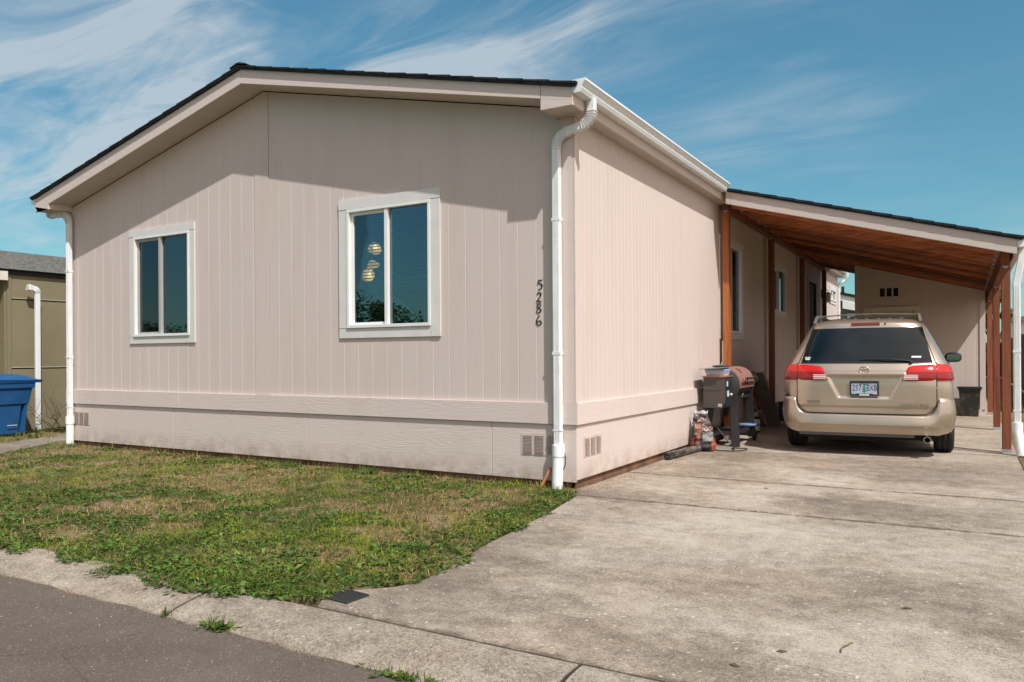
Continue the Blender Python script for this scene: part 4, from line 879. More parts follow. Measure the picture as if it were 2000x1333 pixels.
md = body.modifiers.new('b', 'BOOLEAN'); md.object = co; md.operation = 'DIFFERENCE'; md.solver = 'EXACT'
try: md.material_mode = 'TRANSFER'
except Exception: pass
bpy.context.view_layer.update()
nm = bpy.data.meshes.new_from_object(body.evaluated_get(bpy.context.evaluated_depsgraph_get())); body.modifiers.clear(); body.data = nm; nm.name = 'body'
bpy.data.objects.remove(co)
k = MB(); k.box(-0.80, 0.80, 0.28, 4.9, 0.20, 0.30); k.tube([(-0.85, 1.0, 0.36), (0.85, 1.0, 0.36)], 0.05, 10); k.box(-0.5, 0.2, 0.3, 0.9, 0.17, 0.21); k.build('underbody', M['darkgap'], van)
sm = lambda a, b, x: (lambda t: t * t * (3 - 2 * t))(max(0, min(1, (x - a) / (b - a))))
# tailgate skin, with the plate recess pressed in
def tg(s, t):
    hb = 0.545; z = hb + (1.155 - hb) * t; edge = 0.79 - 0.09 * (1 - sm(0.545, 0.68, z)); x = (-1 + 2 * s) * edge; return (x / w_(z), z)
def tgo(s, t):
    z = 0.545 + (1.155 - 0.545) * t; edge = 0.79 - 0.09 * (1 - sm(0.545, 0.68, z)); x = (-1 + 2 * s) * edge
    ridge = 0.014 * max(0, 1 - abs(z - 1.030) / 0.016) ** 0.5 if abs(x) < 0.47 else 0
    low = -0.010 * sm(0.64, 0.61, z)
    return 0.026 + ridge + low - recess(x, z) * 1.0
tailgate = patch('tailgate', tg, tgo, M['paint'], van, 96, 70, 0.018)
k = MB()
gap = [(-0.80, 1.17), (-0.80, 0.70), (-0.785, 0.63), (-0.75, 0.575), (-0.69, 0.545), (-0.60, 0.538), (0, 0.536), (0.60, 0.538), (0.69, 0.545), (0.75, 0.575), (0.785, 0.63), (0.80, 0.70), (0.80, 1.17)]
seam([(p.x, p.y) for p in [V((a, b, 0)) for a, b in gap]], 0.0055, off=0.022)
seam([(-0.80, 1.17), (-0.775, 1.25), (-0.69, 1.5), (-0.645, 1.655)], 0.005); seam([(0.80, 1.17), (0.775, 1.25), (0.69, 1.5), (0.645, 1.655)], 0.005)
# rear glass
def rg(s, t):
    z = 1.175 + (1.632 - 1.175) * t; e = 0.765 - (z - 1.175) * 0.235 + 0.0; x = (-1 + 2 * s) * e; zz = z - 0.012 * (1 - abs(2 * s - 1)) * (1 - t) + 0.006 * (1 - (2 * s - 1) ** 2) * t
    return (x / w_(z), zz)
rwin = patch('rear_window', rg, 0.008, M['tint'], van, 40, 20, 0.012)
def band(s, t): z = 1.158 + 0.016 * t; x = (-1 + 2 * s) * 0.775; return (x / w_(z), z)
patch('window_seal', band, 0.012, M['black'], rwin, 40, 2, 0.01)
def pol(pts, off, m, name, parent, thick=0.004):         # small decal plate on the rear surface
    k = MB(); P = [SN(x / w_(z), z, off) for x, z in pts]; Q = [SN(x / w_(z), z, off - thick) for x, z in pts]; n = len(pts)
    k.add(P + Q, [tuple(range(n))] + [(i, (i + 1) % n, (i + 1) % n + n, i + n) for i in range(n)]); return k.build(name, m, parent)
M['decal'] = simple('white_decal', (0.55, 0.56, 0.55), 0.6)
st = pol([(-0.685 + 0.042 * math.cos(a) * (1 if math.sin(a) > 0 else .85), 1.232 + 0.026 * math.sin(a) * (1 + .25 * math.cos(2 * a))) for a in np.arange(0, 6.28, 0.4)], 0.011, M['decal'], 'round_sticker', rwin)
for a, b, c_ in ((-0.035, 0.0, 0.012), (0.0, 0.008, 0.008), (0.030, -0.002, 0.010)): pol([(-0.685 + a + c_ * math.cos(q), 1.232 + b + c_ * 0.8 * math.sin(q)) for q in np.arange(0, 6.28, 0.8)], 0.0125, M['black'], 'sticker_mark', rwin)
pol([(0.53, 1.238), (0.64, 1.236), (0.638, 1.258), (0.533, 1.259)], 0.011, M['decal'], 'strip_sticker', rwin)
# high brake lamp, roof lip
def hb_(s, t): z = 1.668 + 0.026 * t; x = -0.125 + (0.17 + 0.17) * (s) - 0.045; return (x / w_(z), z)
patch('brake_lamp', hb_, lambda s, t: 0.014, simple('dark_red_lens', (0.13, 0.012, 0.012), 0.3), van, 14, 4, 0.02)
k = MB(); p = SN(0.23 / .67, 1.683, 0.012); k.sphere(p, 0.012, 6); k.build('washer_nozzle', M['black'], van)
# tail lamps
for sx in (-1, 1):
    def tl(s, t, sx=sx):
        z0, z1 = 0.955, 1.155
        xi = 0.415 + 0.085 * t; xo = 0.79
        x = xi + (xo - xi) * s; zt = z1 - 0.025 * (1 - s); z = z0 + (zt - z0) * t - 0.004 * (1 - s)
        return (sx * x / w_(z), z)
    lamp = patch('tail_lamp', tl, lambda s, t: 0.036 - 0.010 * (2 * t - 1) ** 4 - 0.006 * (2 * s - 1) ** 6, M['redlens'], van, 24, 12, 0.03)
    def tl2(s, t, sx=sx):
        z0, z1 = 0.957, 1.165 - 0.02 * s
        u = 0.812 + 0.236 * s - 0.05 * (1 - t) * (s > 0.99) ; z = z0 + (z1 - z0) * t; return (sx * u, z)
    patch('outer_lens', tl2, lambda s, t: 0.026 - 0.010 * (2 * t - 1) ** 4, M['redlens'], lamp, 20, 12, 0.02)
    def rv(s, t, sx=sx):
        z0, z1 = 0.966, 1.020; x = 0.433 + 0.018 * t + (0.165 - .018 * t) * s; z = z0 + (z1 - z0) * t; return (sx * x / w_(z), z)
    patch('reverse_lamp', rv, lambda s, t: 0.040 + (0.002 if int(t * 9) % 3 else -0.004), M['clearlens'], lamp, 12, 9, 0.02, False)
# bumper
BT = itp([(0, .530), (.66, .530), (.715, .542), (.75, .570), (.775, .615), (.79, .67), (.80, .715), (.815, .738), (1.3, .738)])
def bp_(s, t):
    u = -1.22 + 2.44 * s; x = abs(u) * 0.98; zt = BT(x); zb = 0.298 + 0.030 * sm(0.80, 0.98, x); return (u, zb + (zt - zb) * t)
def bo(s, t):
    u = -1.22 + 2.44 * s; x = abs(u); zt = BT(x); zb = 0.298 + 0.030 * sm(0.80, 0.98, x); z = zb + (zt - zb) * t
    prof_ = 0.028 + 0.040 * math.sin(math.pi * min(1, t * 0.72 + 0.22)) ; crease = -0.016 * sm(0.402, 0.388, z) * sm(0.86, 0.80, x)
    top = -0.020 * sm(0.93, 1.0, t); end = -0.036 * sm(0.86, 1.02, x) - 0.012 * sm(1.02, 1.22, x)
    return prof_ + crease + top + end
bumper = patch('bumper', bp_, bo, M['paint'], van, 240, 34, 0.05)
def vl(s, t): u = -0.84 + 1.44 * s; return (u, 0.258 + 0.042 * t)
patch('valance', vl, 0.030, M['greyplastic'], bumper, 40, 3, 0.04)
for sx in (-1, 1):
    k = MB(); P = [SUR(sx * (1 + d), 0.74) + V((sx * 0.002, 0, 0)) for d in (-.15, 0, .1, .2, .3)]; k.tube(P, 0.004, 6); k.build('seam', M['darkgap'], van)
# plate, frame, emblem, lettering
pl_y = SUR(0, 0.86).y - 0.004 - 0.014
def RM(x, z, y): return Matrix.Translation((x, y, z)) @ Matrix.Rotation(math.radians(90), 4, 'X')
plt = MB(); plt.box(-0.155, 0.155, pl_y - 0.004, pl_y, 0.778, 0.940); plate = plt.build('license_plate', None or simple('pale_blue_plate', (0.36, 0.41, 0.50), 0.4, 0, .12, 14), van, .002)
k = MB(); fy0, fy1 = pl_y - 0.012, pl_y + 0.004
k.box(-0.168, 0.168, fy0, fy1, 0.926, 0.952); k.box(-0.168, 0.168, fy0, fy1, 0.766, 0.784); k.box(-0.168, -0.150, fy0, fy1, 0.784, 0.926); k.box(0.150, 0.168, fy0, fy1, 0.784, 0.926); k.box(-0.10, 0.10, fy0, fy1, 0.784, 0.792); k.build('plate_frame', M['black'], plate, .004)
ink = simple('dark_plate_ink', (0.05, 0.06, 0.11), .5); tg_ = simple('green_tree_print', (0.01, 0.22, 0.17), .5)
text_mesh('257', 0.107, ink, plate, 'plate_number', RM(-0.086, 0.862, pl_y - 0.0055), 0.0008, 0.68); text_mesh('BXB', 0.107, ink, plate, 'plate_number', RM(0.086, 0.862, pl_y - 0.0055), 0.0008, 0.62)
text_mesh('Oregon', 0.030, ink, plate, 'plate_state_name', RM(0, 0.914, pl_y - 0.0055), 0.0008, 1.1)
k = MB()
for i, (w0, z0) in enumerate(((0.028, 0.815), (0.024, 0.838), (0.018, 0.860), (0.012, 0.882))): k.add([(-w0, pl_y - 0.0055 - i * .0002, z0), (w0, pl_y - 0.0055 - i * .0002, z0), (0, pl_y - 0.0055 - i * .0002, z0 + 0.036)], [(0, 1, 2)])
k.box(-0.004, 0.004, pl_y - 0.0055, pl_y - 0.0045, 0.792, 0.816); k.build('tree_print', tg_, plate)
k = MB(); k.box(-0.148, -0.118, pl_y - 0.006, pl_y - 0.0042, 0.785, 0.803); k.build('sticker', simple('green_tag', (0.10, 0.42, 0.33), .5), plate)
k = MB(); k.box(0.115, 0.146, pl_y - 0.006, pl_y - 0.0042, 0.785, 0.803); k.box(-0.058, 0.058, pl_y - 0.0135, pl_y - 0.011, 0.768, 0.786); k.build('sticker', M['decal'], plate)
k = MB(); ey = SUR(0, 1.09).y - 0.040
def ell(cx, cz, a, b, r):
    pts = [(cx + a * math.cos(q), ey + 0.0 - (0.0), cz + b * math.sin(q)) for q in np.linspace(0, 2 * math.pi, 33)]; k.tube(pts, r, 8, False, up=(0, 1, 0))
ell(0, 1.092, 0.058, 0.039, 0.0058); ell(0, 1.092, 0.018, 0.036, 0.0045); ell(0, 1.108, 0.040, 0.013, 0.0045); k.build('emblem', M['chrome'], van)
yb = SUR(0, 0.68).y - 0.0285
text_mesh('TOYOTA', 0.040, M['chrome'], van, 'lettering', RM(-0.60, 0.685, SUR(-0.60 / w_(.685), .685).y - 0.031) @ Matrix.Rotation(math.radians(-6), 4, 'Y'), 0.006, 1.0, 0.0006)
text_mesh('SIENNA XLE', 0.046, M['chrome'], van, 'lettering', RM(0.56, 0.665, SUR(0.56 / w_(.665), .665).y - 0.033) @ Matrix.Rotation(math.radians(6), 4, 'Y'), 0.004, 1.35)
# wiper
k = MB(); a_ = SN(0.44 / .8, 1.188, 0.03); b_ = SN(0.12 / .8, 1.213, 0.034); c_ = SN(-0.05 / .8, 1.218, 0.022)
k.tube([a_, (a_ + b_) / 2 + V((0, -0.01, 0.006)), b_, c_], [0.010, 0.008, 0.007, 0.004], 8); k.bar(SN(-0.06 / .8, 1.210, 0.016), SN(0.44 / .8, 1.196, 0.016), 0.010, 0.012); k.lathe([(0.02, 0), (0.018, 0.03), (0, 0.035)], SN(0.45 / .8, 1.170, 0.03), (0, -1, 0.3)); k.build('wiper', M['black'], van)
# roof rails and crossbar
for sx in (-1, 1):
    k = MB(); k.tube(bend([(sx * 0.640, 0.62, 1.700), (sx * 0.625, 0.74, 1.795), (sx * 0.62, 1.0, 1.82), (sx * 0.62, 2.5, 1.82), (sx * 0.62, 2.75, 1.76)], 0.12), 1.0, rect=(0.035, 0.042)); k.build('roof_rail', M['rail'], van)
for y in (0.95, 2.2):
    k = MB(); k.tube([(x, y, 1.815 + 0.024 * (1 - (x / 0.62) ** 2)) for x in np.linspace(-0.62, 0.62, 13)], 1.0, rect=(0.05, 0.016)); k.build('crossbar', M['rail'], van)
k = MB()
for i in range(-3, 4): k.bar((i * 0.14, 0.85, 1.772), (i * 0.15, 2.3, 1.776), 0.03, 0.012)
k.build('roof_rib', M['paint'], van, .003)
# side glass, door seams, mirrors, lamps, exhaust, mud flap
for sx in (-1, 1):
    for y0, y1, zt in ((0.58, 1.62, 1.60), (1.72, 2.72, 1.61), (2.80, 3.55, 1.59)):
        def sg_(s, t, sx=sx, y0=y0, y1=y1, zt=zt):
            z = 1.20 + (zt - 1.20) * t; sh = (0.20 * t if y0 < 1 else 0); sh1 = -0.40 * t if y1 > 3.4 else 0
            y = y0 + sh + (y1 + sh1 - y0 - sh) * s; u = 1 + y - r_(z) - CR; return (sx * max(u, 0.93), z)
        patch('side_window', sg_, 0.006, M['tint'], van, 12, 8, 0.01)
    k = MB(); k.tube([V((sx * (w_(z) + 0.001), 1.68, z)) for z in (0.3, .6, .9, 1.2)], 0.004, 6); k.tube([V((sx * (w_(z) + 0.001), 2.76, z)) for z in (0.3, .6, .9, 1.2)], 0.004, 6); k.build('seam', M['darkgap'], van)
    k = MB(); k.tube(bend([(sx * (w_(1.0)), 1.85, 1.0), (sx * (w_(1.0) + .035), 1.9, 1.0), (sx * (w_(1.0) + .035), 2.05, 1.0), (sx * w_(1.0), 2.1, 1.0)], 0.03), 0.012, 8); k.build('door_handle', M['paint'], van)
    mr = MB(); c0 = V((sx * 1.135, 3.42, 1.235))
    mr.sphere(c0, 1.0, 10, 0.125, 0.085, 0.085); mr.bar((sx * 0.93, 3.46, 1.19), (sx * 1.06, 3.44, 1.20), 0.07, 0.05)
    mo = mr.build('side_mirror', M['black'], van)
    for v in mo.data.vertices:
        d = v.co - c0
        if abs(d.x) < 0.13 and v.co.x * sx > 1.02: v.co.x = c0.x + 0.115 * math.copysign(min(1, abs(d.x / 0.125)) ** 0.7, d.x); v.co.z = c0.z + 0.078 * math.copysign(min(1, abs(d.z / 0.085)) ** 0.7, d.z)
        if v.co.y < 3.39: v.co.y = 3.39
    g_ = MB(); n = 20; g_.add([(c0.x + 0.095 * math.copysign(abs(math.cos(q)) ** 0.6, math.cos(q)), 3.386, c0.z + 0.056 * math.copysign(abs(math.sin(q)) ** 0.6, math.sin(q))) for q in np.linspace(0, 2 * math.pi, n, False)], [tuple(range(n))]); g_.build('mirror_glass', simple('mirror_surface', (0.16, 0.18, 0.18), 0.03, 1.0, .02), mo)
    for y in (1.0, 4.15):
        ty = MB(); ty.lathe([(0.21, -0.10), (0.30, -0.115), (0.338, -0.10), (0.350, -0.07), (0.352, -0.035), (0.346, -0.033), (0.346, -0.027), (0.352, -0.025), (0.352, 0.025), (0.346, 0.027), (0.346, 0.033), (0.352, 0.035), (0.350, 0.07), (0.338, 0.10), (0.30, 0.115), (0.21, 0.10)], (sx * 0.905, y, 0.350), (1, 0, 0), 40)
        wh = thing('wheel', None, None); wh.parent = van; ty.build('tyre', M['rubber'], wh)
        ri = MB(); ri.lathe([(0.0, 0.03), (0.05, 0.04), (0.07, 0.02), (0.20, 0.01), (0.215, 0.09), (0.215, -0.09), (0.0, -0.09)], (sx * 0.905, y, 0.350), (sx, 0, 0), 30)
        for q in range(5): a = q * 2 * math.pi / 5; ri.bar((sx * 0.935, y, 0.35), (sx * 0.955, y + 0.19 * math.cos(a), 0.35 + 0.19 * math.sin(a)), 0.05, 0.03, (1, 0, 0))
        ri.build('rim', M['chrome'], wh)
    k = MB(); k.box(sx * 0.985 - 0.02, sx * 0.985 + 0.03, 3.70, 3.72, 0.14, 0.34); k.build('mud_flap', M['greyplastic'], van)
k = MB(); k.tube([(0.70, 0.5, 0.262), (0.70, 0.02, 0.236)], 0.042, 18, False); k.tube([(0.70, 0.5, 0.262), (0.70, 0.03, 0.236)], 0.034, 18, False); k.lathe([(0.034, 0), (0.043, 0)], (0.70, 0.02, 0.236), (0, 1, 0.05), 18); k.build('exhaust_pipe', M['chrome'], van, fix=False)
k = MB(); k.add([(0.70 + 0.029 * math.cos(q), 0.16, 0.243 + 0.029 * math.sin(q)) for q in np.linspace(0, 6.283, 16, False)], [tuple(range(16))]); k.build('pipe_bore', M['darkgap'], van)
for sx in (-1, 1):
    k = MB(); k.sphere((sx * 0.70, 4.93, 0.80), 1.0, 8, 0.2, 0.10, 0.10); k.build('headlight', M['clearlens'], van)

# ------------------------------------------------------------------ pellet grill
M['grillblack'] = simple('dusty_black_enamel', (0.028, 0.027, 0.028), 0.42, 0, .2, 5)
M['grillface'] = simple('warm_dark_enamel', (0.062, 0.052, 0.046), 0.45, 0, .12, 4)
M['copper'] = simple('copper_lid_enamel', (0.40, 0.20, 0.16), 0.36, 0.3, .08, 4)
gl = thing('pellet_grill', 'black pellet grill with copper barrel lid, hopper box and splayed legs', 'grill', (0, 0, 0))
k = MB(); k.prism([(0.130, 0.565), (0.385, 0.560), (0.430, 0.64), (0.430, 0.985), (0.130, 0.985)], -4.19, -3.80, FG); k.box(0.135, 0.38, 3.797, 3.80, 0.80, 0.803); k.box(0.095, 0.13, 3.86, 3.90, 0.88, 0.905)
k.build('hopper', M['grillface'], gl, .006)
k = MB(); k.box(0.118, 0.445, 3.785, 4.20, 0.986, 1.002); k.build('hopper_lid', M['copper'], gl, .004)
k = MB(); k.box(0.4305, 0.437, 3.83, 4.16, 0.58, 0.95); cpn = k.build('control_panel', simple('blue_black_panel', (0.02, 0.028, 0.036), 0.3), gl, .003)
k = MB(); k.box(0.4372, 0.439, 3.88, 3.98, 0.72, 0.80); k.build('panel_label', M['decal'], cpn); k = MB(); k.box(0.4372, 0.439, 3.86, 3.93, 0.86, 0.93); k.build('panel_label', M['decal'], cpn); k = MB(); k.lathe([(0.018, 0), (0.016, 0.02), (0, 0.02)], (0.437, 4.08, 0.74), (1, 0, 0), 14); k.build('dial', M['decal'], cpn)
k = MB(); k.box(0.335, 0.385, 3.7945, 3.797, 0.582, 0.622); k.build('label', M['decal'], gl)
k = MB(); k.box(0.345, 0.352, 3.793, 3.7945, 0.592, 0.612); k.box(0.358, 0.374, 3.793, 3.7945, 0.594, 0.606); k.build('label_mark', M['black'], gl)
bc = V((0.275, 0, 0.872)); R_ = 0.245
def arc(a0, a1, y0, y1, r, m, name, n=20):
    k = MB(); P = [(bc.x + r * math.cos(a), bc.z + r * math.sin(a)) for a in np.linspace(math.radians(a0), math.radians(a1), n + 1)]
    k.grid([[(x, y, z) for x, z in P] for y in (y0, y1)]); return k.build(name, m, gl, fix=False)
arc(-12, 205, 4.215, 5.08, R_ + 0.006, M['copper'], 'lid', 30); arc(155, 348.5, 4.21, 5.085, R_, M['grillblack'], 'barrel', 30)
k = MB()
for y in (4.195, 5.08): k.lathe([(0, 0), (R_ + 0.004, 0), (R_ + 0.010, 0.006), (R_ + 0.010, 0.014), (R_ - .01, 0.02), (0, 0.02)], (bc.x, y, bc.z), (0, 1, 0), 40)
k.build('barrel_end', M['grillblack'], gl)
k = MB(); k.tube([(0.572, 4.30, 0.955), (0.572, 5.02, 0.955)], 0.014, 12); k.build('handle', M['chrome'], gl)
k = MB()
for y in (4.45, 4.90):
    k.tube(bend([(0.50, y, 0.945), (0.572, y, 0.955)], .01), 0.010, 8)
k.tube(bend([(0.535, 4.50, 0.955), (0.535, 4.52, 0.885), (0.535, 4.64, 0.885), (0.535, 4.66, 0.955)], .02), 0.007, 8); k.bar((0.40, 4.5, 1.09), (0.47, 4.54, 1.03), 0.02, 0.02); k.lathe([(0.022, 0), (0.02, 0.012), (0, 0.014)], (0.43, 4.56, 1.065), (0.6, 0, 0.8), 14)
k.build('lid_fittings', M['grillblack'], gl)
for (x0, y0, z0, x1, y1, z1) in ((0.435, 4.235, 0.80, 0.475, 4.175, 0.0), (0.135, 4.235, 0.70, 0.045, 4.175, 0.0), (0.435, 5.05, 0.80, 0.475, 5.13, 0.06), (0.135, 5.05, 0.70, 0.05, 5.13, 0.06)):
    k = MB(); k.bar((x0, y0, z0), (x1, y1, z1), 0.115 if x0 > .3 else 0.085, 0.045, (0, 1, 0)); k.build('leg', M['grillblack'], gl, .005)
k = MB(); k.box(0.445, 0.462, 4.24, 5.05, 0.66, 0.79); k.build('front_apron', M['grillblack'], gl, .004)
k = MB(); k.tube([(0.464, 4.60, 0.69), (0.464, 4.62, 0.72), (0.464, 4.585, 0.745), (0.464, 4.61, 0.775)], [0.012, 0.02, 0.014, 0.004], 8); k.build('badge', M['decal'], gl)
k = MB()
for a, b in (((0.05, 4.19, 0.19), (0.47, 4.19, 0.19)), ((0.05, 5.11, 0.19), (0.47, 5.11, 0.19)), ((0.05, 4.19, 0.19), (0.05, 5.11, 0.19)), ((0.47, 4.19, 0.19), (0.47, 5.11, 0.19))): k.bar(a, b, 0.022, 0.05)
for i in range(8): k.bar((0.06, 4.26 + i * 0.11, 0.195), (0.46, 4.26 + i * 0.11, 0.195), 0.012, 0.008)
k.build('shelf', M['grillblack'], gl)
for x in (0.035, 0.50):
    k = MB(); k.lathe([(0, -0.02), (0.065, -0.022), (0.082, -0.012), (0.082, 0.012), (0.065, 0.022), (0, 0.02)], (x, 5.20, 0.083), (1, 0, 0), 28); k.build('wheel', M['rubber'], gl)
k = MB(); k.tube([(0.035, 5.20, 0.083), (0.50, 5.20, 0.083)], 0.009, 8); k.build('axle', M['grillblack'], gl)
k = MB(); k.tube(bend([(0.20, 4.7, 1.11), (0.21, 4.5, 1.19), (0.23, 4.3, 1.13)], 0.03), 0.008, 8); k.build('lifting_hook', M['galv'], gl)
# things left on it
tb = thing('plastic_tub', 'translucent white and blue plastic tub sitting on the grill hopper', 'tub', (0.28, 3.99, 1.004))
k = MB(); k.lathe([(0.0, 0.0), (0.17, 0.0), (0.195, 0.055), (0.20, 0.055), (0.20, 0.062), (0.0, 0.062)], (0, 0, 0), n=4, smooth=False); o_ = k.build('tub_body', simple('milky_plastic', (0.60, 0.58, 0.64), 0.3), tb, .01)
k = MB(); k.lathe([(0.0, 0.063), (0.205, 0.063), (0.205, 0.088), (0.18, 0.094), (0, 0.094)], (0, 0, 0), n=4, smooth=False); k.build('tub_rim', simple('pale_blue_plastic', (0.30, 0.42, 0.72), 0.3), tb, .006)
tb.rotation_euler.z = math.radians(45)
k = MB(); k.obox((0.265, 3.93, 1.112), (1, 0, 0.06), (0, 1, 0.02), (-.06, 0, 1), 0.165, 0.22, 0.005); tag(k.build('metal_sheet', simple('dull_metal_sheet', (0.30, 0.27, 0.23), 0.4, .4), None, .002), 'thin dull metal sheet lying across the tub on the grill', 'sheet')
k = MB(); k.sphere((0.30, 4.08, 1.135), 1, 8, 0.13, 0.10, 0.018); tag(k.build('cloth', simple('navy_rag', (0.03, 0.035, 0.06), .9)), 'crumpled dark rag on top of the metal sheet', 'rag')
k = MB(); k.lathe([(0, 0), (0.17, 0), (0.185, 0.02), (0.185, 0.03), (0, 0.045)], (0.42, 5.10, 0.222), n=28); tag(k.build('bucket_lid', simple('steel_blue_lid', (0.13, 0.19, 0.32), 0.4)), 'round steel blue lid resting on the far end of the grill shelf', 'lid')
k = MB(); k.box(0.12, 0.38, 4.3, 4.75, 0.205, 0.24); tag(k.build('grease_tray', M['grillblack'], None, .01), 'flat black tray lying on the grill shelf', 'tray')

# pellet bag
def mat_bag():
    t = MT('printed_plastic_bag', 0.5, 0, 0.4, 0.0)
    sep = t.N.new('ShaderNodeSeparateXYZ'); t.L.new(t.tc.outputs['Object'], sep.inputs[0]); x, z = sep.outputs[0], sep.outputs[2]
    vc = t.vor(85, t.vec((1, 1, .8)), out='Color'); s2 = t.N.new('ShaderNodeSeparateColor'); t.L.new(vc, s2.inputs[0])
    base = (0.018, 0.017, 0.018)
    mott = t.ramp(s2.outputs[0], [(0.0, (0.03, 0.02, 0.02)), (0.35, (0.16, 0.15, 0.14)), (0.48, (0.20, 0.03, 0.02)), (0.62, (0.38, 0.36, 0.34)), (0.78, (0.06, 0.05, 0.04)), (0.92, (0.30, 0.14, 0.04))], 'CONSTANT')
    top = t.math('MULTIPLY', t.val(t.math('ADD', z, t.math('MULTIPLY', x, -0.25)), 0.23, 0.27), t.val(t.noise(9, 3), .42, .5))
    col = t.mix(top, base, mott)
    # flame shapes at the lower right and lower left
    nz = t.noise(7, 4, .6, None, 1.0); fl = t.math('MULTIPLY', t.val(t.math('ADD', t.math('ABSOLUTE', x), t.math('MULTIPLY', nz, 0.16)), 0.185, 0.20), t.val(z, 0.20, 0.12))
    col = t.mix(fl, col, t.mix(t.val(nz, .4, .6), (0.20, 0.02, 0.01), (0.32, 0.075, 0.03)))
    # vertical row of orange block marks
    zz = t.math('FRACT', t.math('MULTIPLY', z, 24.0)); bar_ = t.math('MULTIPLY', t.val(t.math('ABSOLUTE', t.math('ADD', x, t.math('ADD', 0.075, t.math('MULTIPLY', z, -0.04)))), 0.024, 0.020), t.math('MULTIPLY', t.val(zz, .15, .22), t.val(z, 0.08, 0.10)))
    blk = t.val(t.noise(60, 1), .45, .47); col = t.mix(t.math('MULTIPLY', t.math('MULTIPLY', bar_, blk), t.val(z, .40, .38)), col, (0.42, 0.085, 0.012))
    # a block of fine pale lines
    l2 = t.math('FRACT', t.math('MULTIPLY', t.math('ADD', z, t.math('MULTIPLY', x, 0.3)), 62.0)); ln_ = t.math('MULTIPLY', t.val(l2, .55, .6), t.math('MULTIPLY', t.val(t.math('ABSOLUTE', t.math('ADD', x, -0.06)), 0.07, 0.066), t.val(t.math('ABSOLUTE', t.math('ADD', z, -0.20)), 0.06, 0.055)))
    col = t.mix(t.math('MULTIPLY', ln_, .6), col, (0.6, 0.6, 0.58)); t.color(col); t.bump(t.noise(11, 4, .6, None, 1.5), 0.6, 0.03); return t.m
bg_ = thing('pellet_bag', 'half full printed black and orange plastic bag slumped against the skirting', 'bag', (0.215, 3.50, 0.0), math.radians(18))
rows = []
for j in range(25):
    t = j / 24; z = 0.012 + 0.49 * t; wd = 0.175 * (1 - 0.50 * t ** 1.6) * (0.80 + 0.20 * min(1, t * 8)) + 0.006 * math.sin(j * 1.9); th = 0.10 * (1 - t ** 1.4) * (0.6 + .4 * min(1, t * 7)) + 0.012; row = []
    for i in range(33):
        a = 2 * math.pi * i / 32; ca, sa = math.cos(a), math.sin(a)
        x = wd * math.copysign(abs(ca) ** 0.75, ca); y = th * math.copysign(abs(sa) ** 0.9, sa)
        wr = 0.010 * math.sin(z * 55 + 3 * a) * (abs(sa)) + 0.007 * math.sin(z * 90 - 4 * a)
        row.append((x - 0.035 * t * t, y + wr + 0.06 * t, z))
    rows.append(row)
k = MB(); k.grid(rows); k.add(rows[0][:-1], [tuple(range(32))]); k.build('bag_body', mat_bag(), bg_)
k = MB(); k.grid([[(x * 1.0, y, z) for x, y, z in rows[-1]], [(-0.035 + (x + 0.035) * 1.05 + 0.004 * math.sin(i * 2), y + 0.006 * math.sin(i), z + 0.035 + 0.012 * math.sin(i * 1.3)) for i, (x, y, z) in enumerate(rows[-1])]]); k.build('bag_mouth', simple('pale_inner_film', (0.5, 0.5, 0.52), .4), bg_)
# black roll and cord
rl = thing('rolled_sheet', 'long dusty black plastic roll lying along the wall foot', 'roll', (0.09, 2.40, 0.05), 0)
k = MB(); P = [(0 + 0.095 * t + 0.004 * math.sin(t * 9), 1.22 * t, 0.004 * math.sin(t * 14)) for t in np.linspace(0, 1, 24)]; k.tube(P, [0.046 + 0.003 * math.sin(i * 1.7) for i in range(24)], 16)
rm_ = MT('dusty_black_plastic', 0.4); rm_.color(rm_.mix(rm_.val(rm_.noise(14, 6, .7, rm_.vec((1, .3, 1))), .45, .7), (0.018, 0.018, 0.02), (0.20, 0.17, 0.14))); rm_.bump(rm_.noise(30, 4, .6, rm_.vec((1, .2, 1))), .5, .01); k.build('roll', rm_.m, rl)
k = MB(); k.lathe([(0.020, 0), (0.040, 0.0), (0.046, 0.008)], (0, -0.004, 0), (0, 1, 0), 20); k.lathe([(0.0, 0), (0.022, 0.0)], (0, 0.004, 0), (0, 1, 0), 20); k.build('rolled_end', M['black'], rl)
k = MB(); k.tube([(0.087, 1.12, 0), (0.092, 1.17, 0)], 0.052, 16); k.build('tape', M['decal'], rl)
k = MB(); k.tube(bend([(0.30, 3.66, 0.01), (0.42, 3.60, 0.008), (0.60, 3.62, 0.008), (0.72, 3.82, 0.008), (0.66, 4.02, 0.008), (0.52, 3.96, 0.010), (0.45, 4.10, 0.012), (0.20, 4.12, 0.30)], 0.12), 0.007, 8); k.tube([(0.52, 3.80, 0.02), (0.56, 3.76, 0.012)], 0.013, 8)
tag(k.build('power_cord', M['black']), 'black power cord looped on the concrete beside the grill leg', 'cord')

